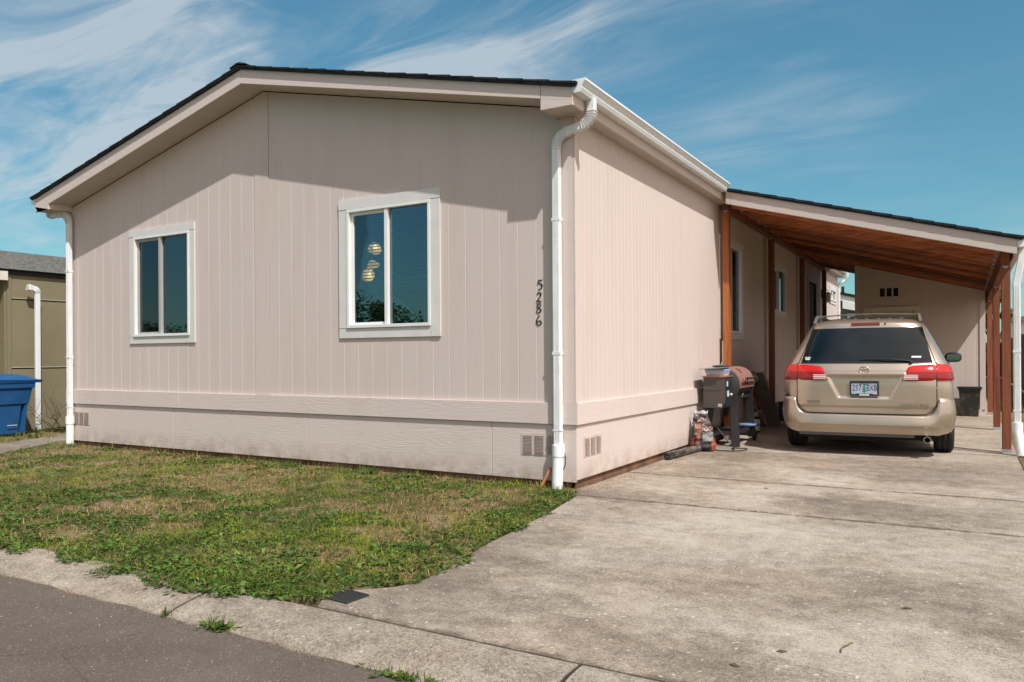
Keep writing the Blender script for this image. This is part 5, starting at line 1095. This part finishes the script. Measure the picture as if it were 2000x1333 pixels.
# ------------------------------------------------------------------ clutter along the wall under the carport
def boardthing(label, a, b, w, th, m, name='board', cat='board', up=(0, 0, 1)):
    k = MB(); k.bar(a, b, w, th, up); return tag(k.build(name, m, None, .002), label, cat)
wA = simple('weathered_cardboard', (0.17, 0.135, 0.10), .9, 0, .15, 4); wB = simple('brown_weathered_board', (0.20, 0.105, 0.06), .8, 0, .3, 6); wC = simple('grey_ply', (0.28, 0.24, 0.20), .85, 0, .2, 3)
boardthing('wide grey brown panel leaning beside the dark second post', (0.30, 7.60, 0.01), (0.10, 7.05, 0.98), 0.26, 0.02, wA, 'panel', 'panel', (-.2, -1, -.5))
boardthing('narrow reddish plank leaning in front of the wide panel', (0.16, 7.38, 0.14), (0.06, 6.90, 0.88), 0.09, 0.03, wB, up=(-.3, -1, -.5))
boardthing('short pale plank standing against the leaning boards', (0.17, 7.45, 0.01), (0.13, 7.2, 0.30), 0.08, 0.05, wC, up=(-.2, -1, -.4))
boardthing('dark slat leaning low behind the paint can', (0.22, 7.2, 0.03), (0.05, 6.6, 0.52), 0.05, 0.02, wB, up=(-.2, -1, -.4))
k = MB(); k.add([(0.05, 6.35, 0.98), (0.09, 6.95, 1.02), (0.16, 7.0, 0.86), (0.12, 6.8, 0.80), (0.14, 6.5, 0.38), (0.08, 6.36, 0.50)], [(0, 1, 2, 3, 4, 5)]); bm = bmesh.new(); bm.from_mesh(k.build('tmp', wC, fix=False).data); o_ = bpy.data.objects['tmp']; bpy.data.objects.remove(o_)
bmesh.ops.solidify(bm, geom=bm.faces, thickness=0.012); me = bpy.data.meshes.new('sack'); bm.to_mesh(me); bm.free(); me.materials.append(wC); o_ = bpy.data.objects.new('sack', me); COL.objects.link(o_); tag(o_, 'pale torn paper sack draped over the leaning boards', 'sack')
cn = thing('paint_can', 'black and white can standing behind the far grill leg', 'can', (0.20, 6.42, 0))
k = MB(); k.lathe([(0, 0), (0.105, 0), (0.105, 0.24), (0.11, 0.245), (0.11, 0.26), (0.095, 0.26), (0.095, 0.25), (0, 0.25)], (0, 0, 0)); k.build('can_body', M['black'], cn)
k = MB(); k.lathe([(0.1065, 0.03), (0.1065, 0.225)], (0, 0, 0), n=24); o_ = k.build('can_label', simple('white_can_label', (0.55, 0.55, 0.56), .6), cn)
bm = bmesh.new(); bm.from_mesh(o_.data); bmesh.ops.delete(bm, geom=[f for f in bm.faces if f.calc_center_median().x < 0.01], context='FACES'); bm.to_mesh(o_.data); bm.free()
k = MB(); k.lathe([(0, 0.262), (0.10, 0.262), (0.09, 0.31), (0.06, 0.335), (0, 0.34)], (0, 0, 0)); k.build('lid', wC, cn)
tx = thing('tool_box', 'dark blue crate with a pale label on the floor past the second post', 'crate', (0.20, 9.15, 0))
k = MB(); k.box(-0.11, 0.15, -0.2, 0.2, 0, 0.34); k.build('box_body', simple('navy_plastic', (0.02, 0.03, 0.06), .5), tx, .01)
k = MB(); k.box(-0.12, 0.16, -0.21, 0.21, 0.341, 0.37); k.build('lid', M['black'], tx, .006); k = MB(); k.box(-0.02, 0.09, -0.2035, -0.2, 0.14, 0.24); k.build('label', simple('pale_blue_label', (0.30, 0.42, 0.46), .6), tx)
pb = thing('planter_tub', 'empty square black plastic tub standing against the shed front', 'tub', (3.34, 11.88, 0))
k = MB(); hb, ht, H = 0.155, 0.205, 0.60
for z0, z1, a, b in ((0, 0.53, hb, 0.192), (0.53, 0.545, 0.192, 0.205), (0.545, H, 0.205, 0.208), (H, H + .001, .208, .222), (H - .02, H - .019, .222, .222), (H, H, 0.208, 0.19), (H, 0.02, 0.19, 0.14)):
    k.add([(-a, -a, z0), (a, -a, z0), (a, a, z0), (-a, a, z0), (-b, -b, z1), (b, -b, z1), (b, b, z1), (-b, b, z1)], [(0, 1, 5, 4), (1, 2, 6, 5), (2, 3, 7, 6), (3, 0, 4, 7)])
k.add([(-.14, -.14, .02), (.14, -.14, .02), (.14, .14, .02), (-.14, .14, .02)], [(0, 1, 2, 3)]); pm = MT('muddy_black_plastic', .5); pm.color(pm.mix(pm.val(pm.noise(5, 5, .7), .5, .75), (0.016, 0.016, 0.015), (0.10, 0.085, 0.06))); k.build('tub_body', pm.m, pb)
k = MB(); k.box(-0.225, 0.225, -0.225, -0.208, H - 0.025, H + 0.004); k.box(-0.225, 0.225, 0.208, 0.225, H - 0.025, H + 0.004); k.box(-0.225, -0.208, -0.208, 0.208, H - 0.025, H + 0.004); k.box(0.208, 0.225, -0.208, 0.208, H - 0.025, H + 0.004); k.build('rim', M['black'], pb)

# ------------------------------------------------------------------ blue bin at the left edge
M['blue'] = simple('faded_blue_plastic', (0.010, 0.075, 0.21), 0.5, 0, .15, 4, .05)
bn = thing('recycling_cart', 'blue wheeled recycling cart with a domed lid standing at the left edge', 'bin', (-10.88, 0.12, 0))
def frus(k, a0, b0, z0, a1, b1, z1): k.add([(-a0, -b0, z0), (a0, -b0, z0), (a0, b0, z0), (-a0, b0, z0), (-a1, -b1, z1), (a1, -b1, z1), (a1, b1, z1), (-a1, b1, z1)], [(0, 3, 2, 1), (4, 5, 6, 7), (0, 1, 5, 4), (1, 2, 6, 5), (2, 3, 7, 6), (3, 0, 4, 7)])
k = MB(); frus(k, .25, .20, 0.03, .28, .255, 0.56); frus(k, .30, .355, 0.53, .335, .41, 0.86); frus(k, .355, .43, 0.80, .36, .44, 0.93)
for s in (-1, 1): k.add([(-.27, s * .215, .03), (.272, s * .215, .03), (.295, s * .30, .55), (-.29, s * .30, .55), (-.27, s * .33, .03), (.272, s * .31, .03), (.295, s * .34, .55), (-.29, s * .34, .55)], [(0, 1, 2, 3), (4, 5, 6, 7), (0, 1, 5, 4), (1, 2, 6, 5), (2, 3, 7, 6), (3, 0, 4, 7)])
k.build('cart_body', M['blue'], bn, .012)
k = MB(); k.grid([[(0.385 * u_, 0.53 * v_ , 0.935 + 0.10 * (1 - v_ ** 4) * (1 - u_ ** 4) + 0.03 * (1 - v_) / 2) for v_ in np.linspace(-1, 1, 17)] for u_ in np.linspace(-1, 1, 13)]); k.grid([[(0.385, 0.53 * v_, 0.935 + 0.03 * (1 - v_) / 2) for v_ in np.linspace(-1, 1, 9)], [(0.37, 0.51 * v_, 0.895) for v_ in np.linspace(-1, 1, 9)]]); k.box(-0.37, 0.37, 0.47, 0.545, 0.915, 0.945); k.box(-0.36, 0.36, -0.5, 0.49, 0.90, 0.934); k.build('lid', M['blue'], bn, .004)
for x in (-0.3, 0.3):
    k = MB(); k.lathe([(0, -.03), (.12, -.03), (.13, 0), (.12, .03), (0, .03)], (x, -0.36, 0.13), (1, 0, 0), 24); k.build('wheel', M['rubber'], bn)
k = MB(); k.box(0.296, 0.302, 0.0, 0.16, 0.18, 0.19); k.build('scratch', M['decal'], bn)

# bare shrub against the olive wall
rs = random.Random(4); k = MB()
def twig(p, d, L_, r, lev):
    n = 7; P = [V(p)]
    for i in range(n): d = (d + V((rs.uniform(-.28, .28), rs.uniform(-.35, .35), rs.uniform(-.22, .25)))).normalized(); P.append(P[-1] + d * L_ / n)
    k.tube(P, [r * (1 - 0.85 * i / n) for i in range(n + 1)], 5)
    if lev:
        for i in range(2, n): twig(P[i], (d + V((rs.uniform(-.9, .9), rs.uniform(-.9, .9), rs.uniform(-.3, .8)))).normalized(), L_ * 0.5, r * 0.5, lev - 1)
for i in range(15): twig((rs.uniform(-.15, .12), rs.uniform(-.5, .5), 0), V((rs.uniform(-.3, .3), rs.uniform(-.9, .8), rs.uniform(.35, 1))).normalized(), rs.uniform(.4, 1.0), 0.008, 1)
sb = thing('bare_shrub', 'leafless tangle of brown twigs between the short drain pipe and the home', 'shrub', (-11.2, 1.65, 0)); k.build('branches', simple('grey_brown_bark', (0.16, 0.115, 0.075), .9), sb)

# ------------------------------------------------------------------ trench grate, twigs, pebbles
gt = thing('drain_grate', 'small dark square drain grate set in the concrete at the lawn tip', 'grate', (0.395, -3.655, 0.0), math.radians(-4))
k = MB()
for i in range(9): t = -0.075 + 0.15 * i / 8; k.box(t - 0.0035, t + 0.0035, -0.078, 0.078, 0.003, 0.009)
for i in range(13): t = -0.075 + 0.15 * i / 12; k.box(-0.078, 0.078, t - 0.002, t + 0.002, 0.002, 0.0075)
k.box(-0.083, 0.083, -0.083, -0.076, 0.0, 0.010); k.box(-0.083, 0.083, 0.076, 0.083, 0.0, 0.010); k.box(-0.083, -0.076, -0.076, 0.076, 0.0, 0.010); k.box(0.076, 0.083, -0.076, 0.076, 0.0, 0.010)
k.build('bars', simple('dark_iron', (0.045, 0.047, 0.05), .5, .4), gt); k = MB(); k.box(-.078, .078, -.078, .078, 0.001, 0.002); k.build('sump', M['darkgap'], gt)
tw = [((2.02, -2.93), (2.06, -2.80), 'thin curved twig lying on the open concrete'), ((1.62, -3.05), (1.66, -3.09), 'dark bud scale left of the curved twig')]
k = MB(); k.tube(bend([(2.79, -3.205, .006), (2.785, -3.16, .012), (2.80, -3.12, .010), (2.818, -3.052, .005)], .03), 0.003, 6); tag(k.build('twig', simple('dry_twig', (0.16, 0.12, 0.05), .9)), 'thin curved twig lying on the open driveway concrete', 'twig')

dk_ = simple('dry_brown_leaf', (0.10, 0.06, 0.035), .9)
for x, y, a, lb in ((2.57, -3.31, .4, 'small dark leaf scrap lying left of the twig'), (2.43, -3.565, -.3, 'larger dark leaf scrap nearest the kerb joint'), (3.0, -2.415, .2, 'dark leaf scrap alone on the right of the driveway'), (1.604, 0.872, .1, 'tiny dark leaf scrap on the bay nearer the carport')):
    k = MB(); c_, s_ = math.cos(a), math.sin(a); P = [(x + (u * c_ - v * s_), y + (u * s_ + v * c_), z) for u, v, z in ((-.028, 0, .003), (-.008, .009, .010), (.022, .003, .004), (-.004, -.010, .006))]
    k.add(P + [(p[0], p[1], p[2] - .002) for p in P], [(0, 1, 2, 3), (7, 6, 5, 4), (0, 4, 5, 1), (1, 5, 6, 2), (2, 6, 7, 3), (3, 7, 4, 0)]); tag(k.build('dry_leaf', dk_), lb, 'leaf')
# ------------------------------------------------------------------ lawn
def vnoise(x, y, s, seed):
    r = np.random.default_rng(seed); G_ = r.random((256, 256)); X = x / s + 1000; Y = y / s + 1000
    xi = np.floor(X).astype(int); yi = np.floor(Y).astype(int); fx = X - xi; fy = Y - yi; fx = fx * fx * (3 - 2 * fx); fy = fy * fy * (3 - 2 * fy)
    g = lambda a, b: G_[a % 256, b % 256]
    return (g(xi, yi) * (1 - fx) + g(xi + 1, yi) * fx) * (1 - fy) + (g(xi, yi + 1) * (1 - fx) + g(xi + 1, yi + 1) * fx) * fy
def fbm(x, y, s, seed): return (vnoise(x, y, s, seed) * .5 + vnoise(x, y, s / 2.1, seed + 1) * .3 + vnoise(x, y, s / 4.3, seed + 2) * .2)
def inpoly(x, y, P):
    c = np.zeros(len(x), bool); n = len(P)
    for i in range(n):
        x0, y0 = P[i]; x1, y1 = P[(i + 1) % n]
        if y0 == y1: continue
        t = ((y0 > y) != (y1 > y)) & (x < (x1 - x0) * (y - y0) / (y1 - y0) + x0); c ^= t
    return c
PATH = [(-6.6, -3.2), (-7.45, -2.1), (-8.07, -1.22), (-8.75, -0.3), (-9.0, 0.1), (-9.15, 0.6), (-9.15, 6), (-10.1, 6), (-10.0, 0.55), (-9.6, -0.3), (-8.95, -1.3), (-8.2, -2.4), (-7.4, -3.4)]
def leaf_mat(name):
    t = MT(name, 0.8, spec=0.12); a = t.N.new('ShaderNodeAttribute'); a.attribute_name = 'tone'; t.L.new(a.outputs['Color'], t.b.inputs['Base Color'])
    tr = t.N.new('ShaderNodeBsdfTranslucent'); t.L.new(a.outputs['Color'], tr.inputs[0]); mx = t.N.new('ShaderNodeMixShader'); mx.inputs[0].default_value = 0.28
    out = [n for n in t.N if n.type == 'OUTPUT_MATERIAL'][0]; t.L.new(t.b.outputs[0], mx.inputs[1]); t.L.new(tr.outputs[0], mx.inputs[2]); t.L.new(mx.outputs[0], out.inputs[0]); return t.m
M['leaf'] = leaf_mat('grass_and_leaves')
def mesh_np(name, verts, faces4, cols, mat, parent=None):
    """verts (n,4,3) quads"""
    n = len(verts); me = bpy.data.meshes.new(name); me.vertices.add(n * 4); me.loops.add(n * 4); me.polygons.add(n)
    me.vertices.foreach_set('co', verts.reshape(-1).astype(np.float32)); me.loops.foreach_set('vertex_index', np.arange(n * 4, dtype=np.int32))
    me.polygons.foreach_set('loop_start', np.arange(0, n * 4, 4, dtype=np.int32)); me.polygons.foreach_set('loop_total', np.full(n, 4, dtype=np.int32))
    ca = me.attributes.new('tone', 'FLOAT_COLOR', 'POINT'); c4 = np.ones((n * 4, 4), np.float32); c4[:, :3] = np.repeat(cols, 4, axis=0); ca.data.foreach_set('color', c4.reshape(-1))
    me.update(calc_edges=True); me.materials.append(mat); o = bpy.data.objects.new(name, me); COL.objects.link(o)
    if parent: o.parent = parent
    return o
def blades(x, y, z, ang, lean, L_, W_, curl):
    d = np.stack([np.cos(ang), np.sin(ang), np.zeros_like(ang)], 1); s = np.stack([-np.sin(ang), np.cos(ang), np.zeros_like(ang)], 1)
    up = np.array([0, 0, 1.0]); b = np.stack([x, y, z], 1)
    m = b + d * (np.sin(lean) * L_ * .55)[:, None] + up * (np.cos(lean) * L_ * .55)[:, None]
    l2 = np.minimum(lean + curl, 1.62); t = m + d * (np.sin(l2) * L_ * .45)[:, None] + up * (np.cos(l2) * L_ * .45)[:, None]
    w = (W_ / 2)[:, None]
    q1 = np.stack([b - s * w, b + s * w, m + s * w * .8, m - s * w * .8], 1); q2 = np.stack([m - s * w * .8, m + s * w * .8, t + s * w * .12, t - s * w * .12], 1)
    return np.concatenate([q1, q2], 0)
LAWN_IN = [(-16, -3.975), (-0.45, -3.975), (0.1, -3.85), (0.30, -3.74), (0.325, -3.5), (0.50, -3.31), (0.51, -2.8), (0.41, -2.3), (0.31, -1.33), (0.12, -0.33), (0.02, -0.02), (-16, -0.02)]
def tones(x, y, rnd):
    lush = fbm(x, y * 1.5, 0.9, 31); dry = fbm(x * 0.8, y * 1.6, 0.55, 57); yel = fbm(x, y * 1.4, 0.7, 91)
    edge = np.clip((-y - 2.2) / 1.6, 0, 1)
    g1 = np.array([0.078, 0.135, 0.018]); g2 = np.array([0.225, 0.262, 0.032]); g3 = np.array([0.40, 0.285, 0.125]); g4 = np.array([0.14, 0.09, 0.045])
    k = np.clip((yel - .42) * 6, 0, 1)[:, None]; c = g1 * (1 - k) + g2 * k
    dk = np.clip((dry - 0.41 - edge * 0.15 + (y > -0.8) * 0.14) * 6, 0, 1); c = np.where((rnd[:, 0] < dk * .72)[:, None], g3, c); c = np.where((rnd[:, 1] < 0.14 + dk * .20)[:, None], g4, c)
    c = c * (0.72 + 0.5 * fbm(x, y, 0.22, 12))[:, None]; return c * (0.55 + 0.9 * rnd[:, 2:3]), dk, lush
def grass(name, N_, region, z0, label, lsc=1.0, hole=None, xr=(-16, 0.6), yr=(-4.05, 0)):
    x = RNG.uniform(*xr, N_); y = RNG.uniform(*yr, N_)
    dist = np.hypot(x - 3.25, y + 6.77); keep = RNG.random(N_) < np.clip((5.2 / dist) ** 1.5, 0.12, 1)
    rag = (fbm(x, y, 0.16, 5) - .5) * 0.16
    ok = inpoly(x + rag, y + rag * 0.9, region) & keep
    if hole: ok &= ~inpoly(x + rag * .5, y, hole)
    x, y = x[ok], y[ok]; n = len(x); rnd = RNG.random((n, 4)); c, dk, lush = tones(x, y, rnd)
    bare = fbm(x, y, 0.35, 77); ok = ~((bare > 0.64) & (rnd[:, 3] < .8)); x, y, rnd, c, dk, lush = x[ok], y[ok], rnd[ok], c[ok], dk[ok], lush[ok]; n = len(x)
    L_ = (0.014 + 0.034 * RNG.random(n) ** 1.6) * (0.7 + 0.8 * lush) * lsc * (1 + 0.25 * np.clip(np.hypot(x - 3.25, y + 6.77) / 10, 0, 1)); lean = np.abs(RNG.normal(0.95, 0.42, n)); L_ = L_ * (1 + .7 * (y > -0.25)); lean = np.where(RNG.random(n) < dk * .6, 1.45, lean)
    q = blades(x, y, np.full(n, z0), RNG.random(n) * 6.283, np.clip(lean, 0, 1.5), L_, 0.0022 + 0.0032 * RNG.random(n), RNG.random(n) * .7)
    o = mesh_np(name, q, None, np.concatenate([c, c], 0), M['leaf']); tag(o, kind='stuff', label=label); return o
grass('grass', 620000, LAWN_IN, -0.004, 'short weedy patchy lawn in front of the home', 1.1, PATH)
Y2 = [(-16, 0.0), (-8.6, 0.0), (-8.6, 6), (-16, 6)]
grass('grass', 60000, Y2, -0.006, 'strip of grass between the homes', 1.5, PATH, (-12, -8.6), (0, 4))
Y3 = [(3.86, 1.0), (6, 1.0), (6, 30), (3.86, 30)]
grass('grass', 90000, Y3, -0.018, 'grass strip beyond the carport posts', 2.2, None, (3.86, 5.2), (1, 26))
# broad-leaved weeds: rosettes of oval leaves
def rosettes(cx, cy, cz, rad, nl, rnd_sc=1.0):
    Q, C_ = [], []; n = len(cx)
    for j in range(nl):
        a = RNG.random(n) * 6.283; L_ = rad * (0.55 + 0.6 * RNG.random(n)); lift = RNG.uniform(0.08, 0.75, n); W_ = L_ * RNG.uniform(0.28, 0.55, n)
        d = np.stack([np.cos(a) * np.cos(lift), np.sin(a) * np.cos(lift), np.sin(lift)], 1); s = np.stack([-np.sin(a), np.cos(a), RNG.uniform(-.35, .35, n)], 1)
        b = np.stack([cx, cy, cz + 0.004], 1) + RNG.normal(0, 1, (n, 3)) * (rad * .25)[:, None] * np.array([1, 1, .15]); l = L_[:, None]; w = W_[:, None] / 2
        p0 = b; p1 = b + d * l * .45; p2 = b + d * l * np.array([1, 1, .72])
        up = np.array([0, 0, .003])
        Q.append(np.stack([p0, p1 + s * w + up, p2, p1 - up * 0], 1)); Q.append(np.stack([p0, p1, p2, p1 - s * w + up], 1))
        sh = (0.45 + 1.0 * RNG.random(n)) * (0.65 + 0.75 * fbm(cx, cy, 0.25, 71)); base = np.stack([0.060 + 0.075 * RNG.random(n), 0.112 + 0.075 * RNG.random(n), 0.026 + 0.014 * RNG.random(n)], 1) * sh[:, None]; C_ += [base, base]
    return np.concatenate(Q), np.concatenate(C_)
N_ = 120000; x = RNG.uniform(-13, 0.75, N_); y = RNG.uniform(-4.08, -0.05, N_); rag = (fbm(x, y, 0.2, 15) - .5) * 0.30
edge = np.clip((-y - 2.5) / 1.2, 0, 1); p = np.clip((fbm(x, y, 0.5, 44) - 0.50 + edge * 0.20) * 5, 0.07, 1) * np.clip((5.5 / np.hypot(x - 3.25, y + 6.77)) ** 1.2, .2, 1)
LAWN_OUT = [(-16, -4.0), (-0.45, -4.0), (0.10, -3.88), (0.33, -3.75), (0.34, -3.5), (0.55, -3.31), (0.56, -2.8), (0.46, -2.3), (0.35, -1.33), (0.17, -0.33), (0.05, -0.02), (-16, -0.02)]
ok = inpoly(x + rag * .7, y + rag, LAWN_OUT) & (RNG.random(N_) < np.where((x > -0.1) & (y < -0.2), np.maximum(p, 0.35), p)) & ~inpoly(x, y, PATH); x, y = x[ok], y[ok]
q, c = rosettes(x, y, np.full(len(x), 0.0), 0.014 + 0.046 * RNG.random(len(x)) ** 2.4, 5)
tag(mesh_np('lawn_weeds', q, None, c, M['leaf']), kind='stuff', label='broad leaved weeds matted through the lawn')
# straw lying on the lawn
N_ = 5000; x = RNG.uniform(-9, .5, N_); y = RNG.uniform(-3.95, -.05, N_); ok = inpoly(x, y, LAWN_IN) & (fbm(x, y, .5, 61) > .47); x, y = x[ok], y[ok]; n = len(x)
q = blades(x, y, np.full(n, 0.014), RNG.random(n) * 6.28, RNG.uniform(1.35, 1.55, n), RNG.uniform(.03, .11, n), np.full(n, .0032), np.zeros(n)); c = np.tile(np.array([[0.46, 0.38, 0.21]]), (2 * n, 1)) * RNG.uniform(.6, 1.15, (2 * n, 1))
tag(mesh_np('straw', q, None, c, M['leaf']), kind='stuff', label='dry straw lying on the lawn')
# weed plants one can count
def weed(x, y, z, spread, n, label, name='weed', size=0.05, blade=True):
    px = x + RNG.normal(0, spread[0], n); py = y + RNG.normal(0, spread[1], n)
    q, c = rosettes(px, py, np.full(n, z), size * RNG.uniform(.6, 1.2, n), 6)
    if blade:
        m = n * 5; bx = x + RNG.normal(0, spread[0], m); by = y + RNG.normal(0, spread[1], m); q2 = blades(bx, by, np.full(m, z), RNG.random(m) * 6.28, np.abs(RNG.normal(.5, .35, m)), size * RNG.uniform(.8, 1.7, m), np.full(m, .005), RNG.random(m) * .6)
        c2 = np.tile(np.array([[.085, .14, .03]]), (2 * m, 1)) * RNG.uniform(.6, 1.4, (2 * m, 1)); q = np.concatenate([q, q2]); c = np.concatenate([c, c2])
    return tag(mesh_np(name, q, None, c, M['leaf']), label, 'weed')
weed(0.09, -4.235, -0.048, (0.045, 0.020), 9, 'leafy weed in the middle of the three growing in the kerb crack', size=0.062)
weed(-0.33, -4.225, -0.045, (0.018, 0.012), 3, 'tiny weed sprouting where a kerb joint meets the road', size=0.03)
weed(1.27, -4.245, -0.048, (0.085, 0.016), 13, 'long row of weed along the kerb at the bottom edge', size=0.042)
weed(-0.05, -0.30, 0.0, (0.10, 0.07), 16, 'leafy weeds clustered round the foot of the near downspout', size=0.06)
weed(-8.28, -0.12, 0.0, (0.07, 0.04), 8, 'small green tuft at the foot of the far left downspout', size=0.05)
weed(-2.52, -0.16, 0.0, (0.10, 0.04), 10, 'taller green weed against the skirting left of the large window', size=0.075)
weed(-1.85, -0.20, 0.0, (0.14, 0.05), 12, 'reddish green weeds against the skirting below the large window', size=0.07)
weed(-10.4, 0.25, 0.0, (0.35, 0.25), 20, 'green weeds round the foot of the blue cart', size=0.09)
weed(-11.1, 1.3, 0.0, (0.14, 0.30), 16, 'green weeds at the foot of the short drain pipe', size=0.09)
weed(4.0, 4.6, -0.02, (0.05, 0.5), 20, 'weeds beside the drain foot at the right edge', size=0.08)
# grit swept into the road edge and joints
def pebbles(N_, xr, yf, z, size, tone, name, label):
    x = RNG.uniform(*xr, N_); y = yf(x, N_); n = N_; s = RNG.uniform(*size, n); a = RNG.random(n) * 6.28
    P = []
    for sx, sy in ((1, 0), (0, 1), (-1, 0), (0, -1)): P.append(np.stack([x + s * (sx * np.cos(a) - .7 * sy * np.sin(a)), y + s * (sx * np.sin(a) + .7 * sy * np.cos(a)), np.full(n, z)], 1))
    top = np.stack([x, y, z + s * .7], 1); q = np.concatenate([np.stack([P[i], P[(i + 1) % 4], top, top + 1e-5], 1) for i in range(4)])
    c = np.array(tone) * RNG.uniform(.5, 1.6, (n, 1)); c = np.concatenate([c] * 4); return tag(mesh_np(name, q, None, c, M['grit']), kind='stuff', label=label)
t = MT('grit', .9, spec=.2); a = t.N.new('ShaderNodeAttribute'); a.attribute_name = 'tone'; t.L.new(a.outputs['Color'], t.b.inputs['Base Color']); M['grit'] = t.m
pebbles(9000, (-9, 3.2), lambda x, n: -4.235 - np.abs(RNG.normal(0, .022, n)), -0.050, (.0015, .005), (.11, .085, .06), 'grit', 'fine grit and soil along the road edge')
pebbles(500, (-6, 3.2), lambda x, n: -4.24 - np.abs(RNG.normal(0, .5, n)), -0.050, (.0015, .0045), (.30, .27, .24), 'grit', 'loose grit scattered on the road')
pebbles(1500, (0.4, 5), lambda x, n: RNG.uniform(-3.9, 4, n), 0.0, (.001, .0045), (.16, .12, .085), 'grit', 'grit scattered on the driveway')
pebbles(2500, (0.03, 0.26), lambda x, n: -0.3 + 3.6 * RNG.random(n) ** .8, 0.0, (.0015, .006), (.13, .09, .06), 'grit', 'brown grit along the foot of the side wall')
pebbles(5000, (0.3, 5), lambda x, n: -3.857 + RNG.normal(0, .006, n), -0.004, (.001, .004), (.09, .07, .05), 'grit', 'soil packed in the kerb joint')

# ------------------------------------------------------------------ trees
def tree(x, y, h, r, seed, label, name='tree', dens=2600, group=None, tone=(0.05, 0.085, 0.022), zc=0.6):
    r0 = np.random.default_rng(seed); T = thing(name, label, 'tree', (x, y, -0.1), 0, group)
    k = MB(); k.tube([(0, 0, 0), (0.05 * r, 0, h * .25), (0, 0.05 * r, h * .5), (0, 0, h * .75)], [h * .035, h * .026, h * .018, h * .006], 10)
    cl = []
    for i in range(16):
        a = r0.random() * 6.28; e = r0.uniform(-.25, .95); rr = r * r0.uniform(.45, .85); c = np.array([math.cos(a) * math.cos(e) * rr, math.sin(a) * math.cos(e) * rr, h * zc + math.sin(e) * h * .36]); cl.append((c, r * r0.uniform(.28, .46)))
        k.tube([(0, 0, h * r0.uniform(.2, .45)), tuple(c * .6 + np.array([0, 0, h * .1])), tuple(c)], [h * .012, h * .008, h * .003], 6)
    k.build('trunk', simple('bark', (0.10, 0.08, 0.06), .9, 0, .3, 8, .5), T)
    n = dens; ci = r0.integers(0, len(cl), n); C0 = np.array([c for c, _ in cl])[ci]; R0 = np.array([q for _, q in cl])[ci]
    d = r0.normal(0, 1, (n, 3)); d /= np.linalg.norm(d, axis=1)[:, None]; P = C0 + d * (R0 * r0.random(n) ** .4)[:, None] * np.array([1, 1, .8])
    a = r0.normal(0, 1, (n, 3)); a /= np.linalg.norm(a, axis=1)[:, None]; b = np.cross(a, r0.normal(0, 1, (n, 3))); b /= np.linalg.norm(b, axis=1)[:, None]; s = (0.05 + .05 * r0.random(n))[:, None] * max(1, h / 4)
    q = np.stack([P - a * s, P + b * s * .5, P + a * s, P - b * s * .5], 1); c = np.array(tone) * r0.uniform(.55, 1.6, (n, 1)); o = mesh_np('crown', q, None, c, M['leaf'], T); return T
tree(4.55, 38.0, 5.3, 0.75, 3, 'loose green tree rising behind the fence between the right carport posts', dens=3500, tone=(0.14, 0.17, 0.06))
opp = 'trees across the road behind the viewer'
for i, (x, y, h, r) in enumerate(((-44, -24, 4.4, 2.6), (-38, -23, 3.8, 2.3), (-31, -24, 4.6, 2.5), (-24, -22, 5.2, 2.3), (-19.5, -21, 4.5, 1.8), (-14.5, -22, 4.0, 2.1), (-9.5, -23, 4.4, 1.9), (-5, -24, 4.0, 1.9), (2, -24, 4.2, 2.2), (10, -26, 5.0, 2.6))):
    tree(x, y, h, r, 20 + i, ['farthest left', 'second from the left', 'third from the left', 'fourth from the left', 'fifth from the left', 'sixth from the left', 'fourth from the right', 'third from the right', 'second from the right', 'farthest right'][i] + ' of the green trees across the road', dens=2600, group=opp, zc=.52)
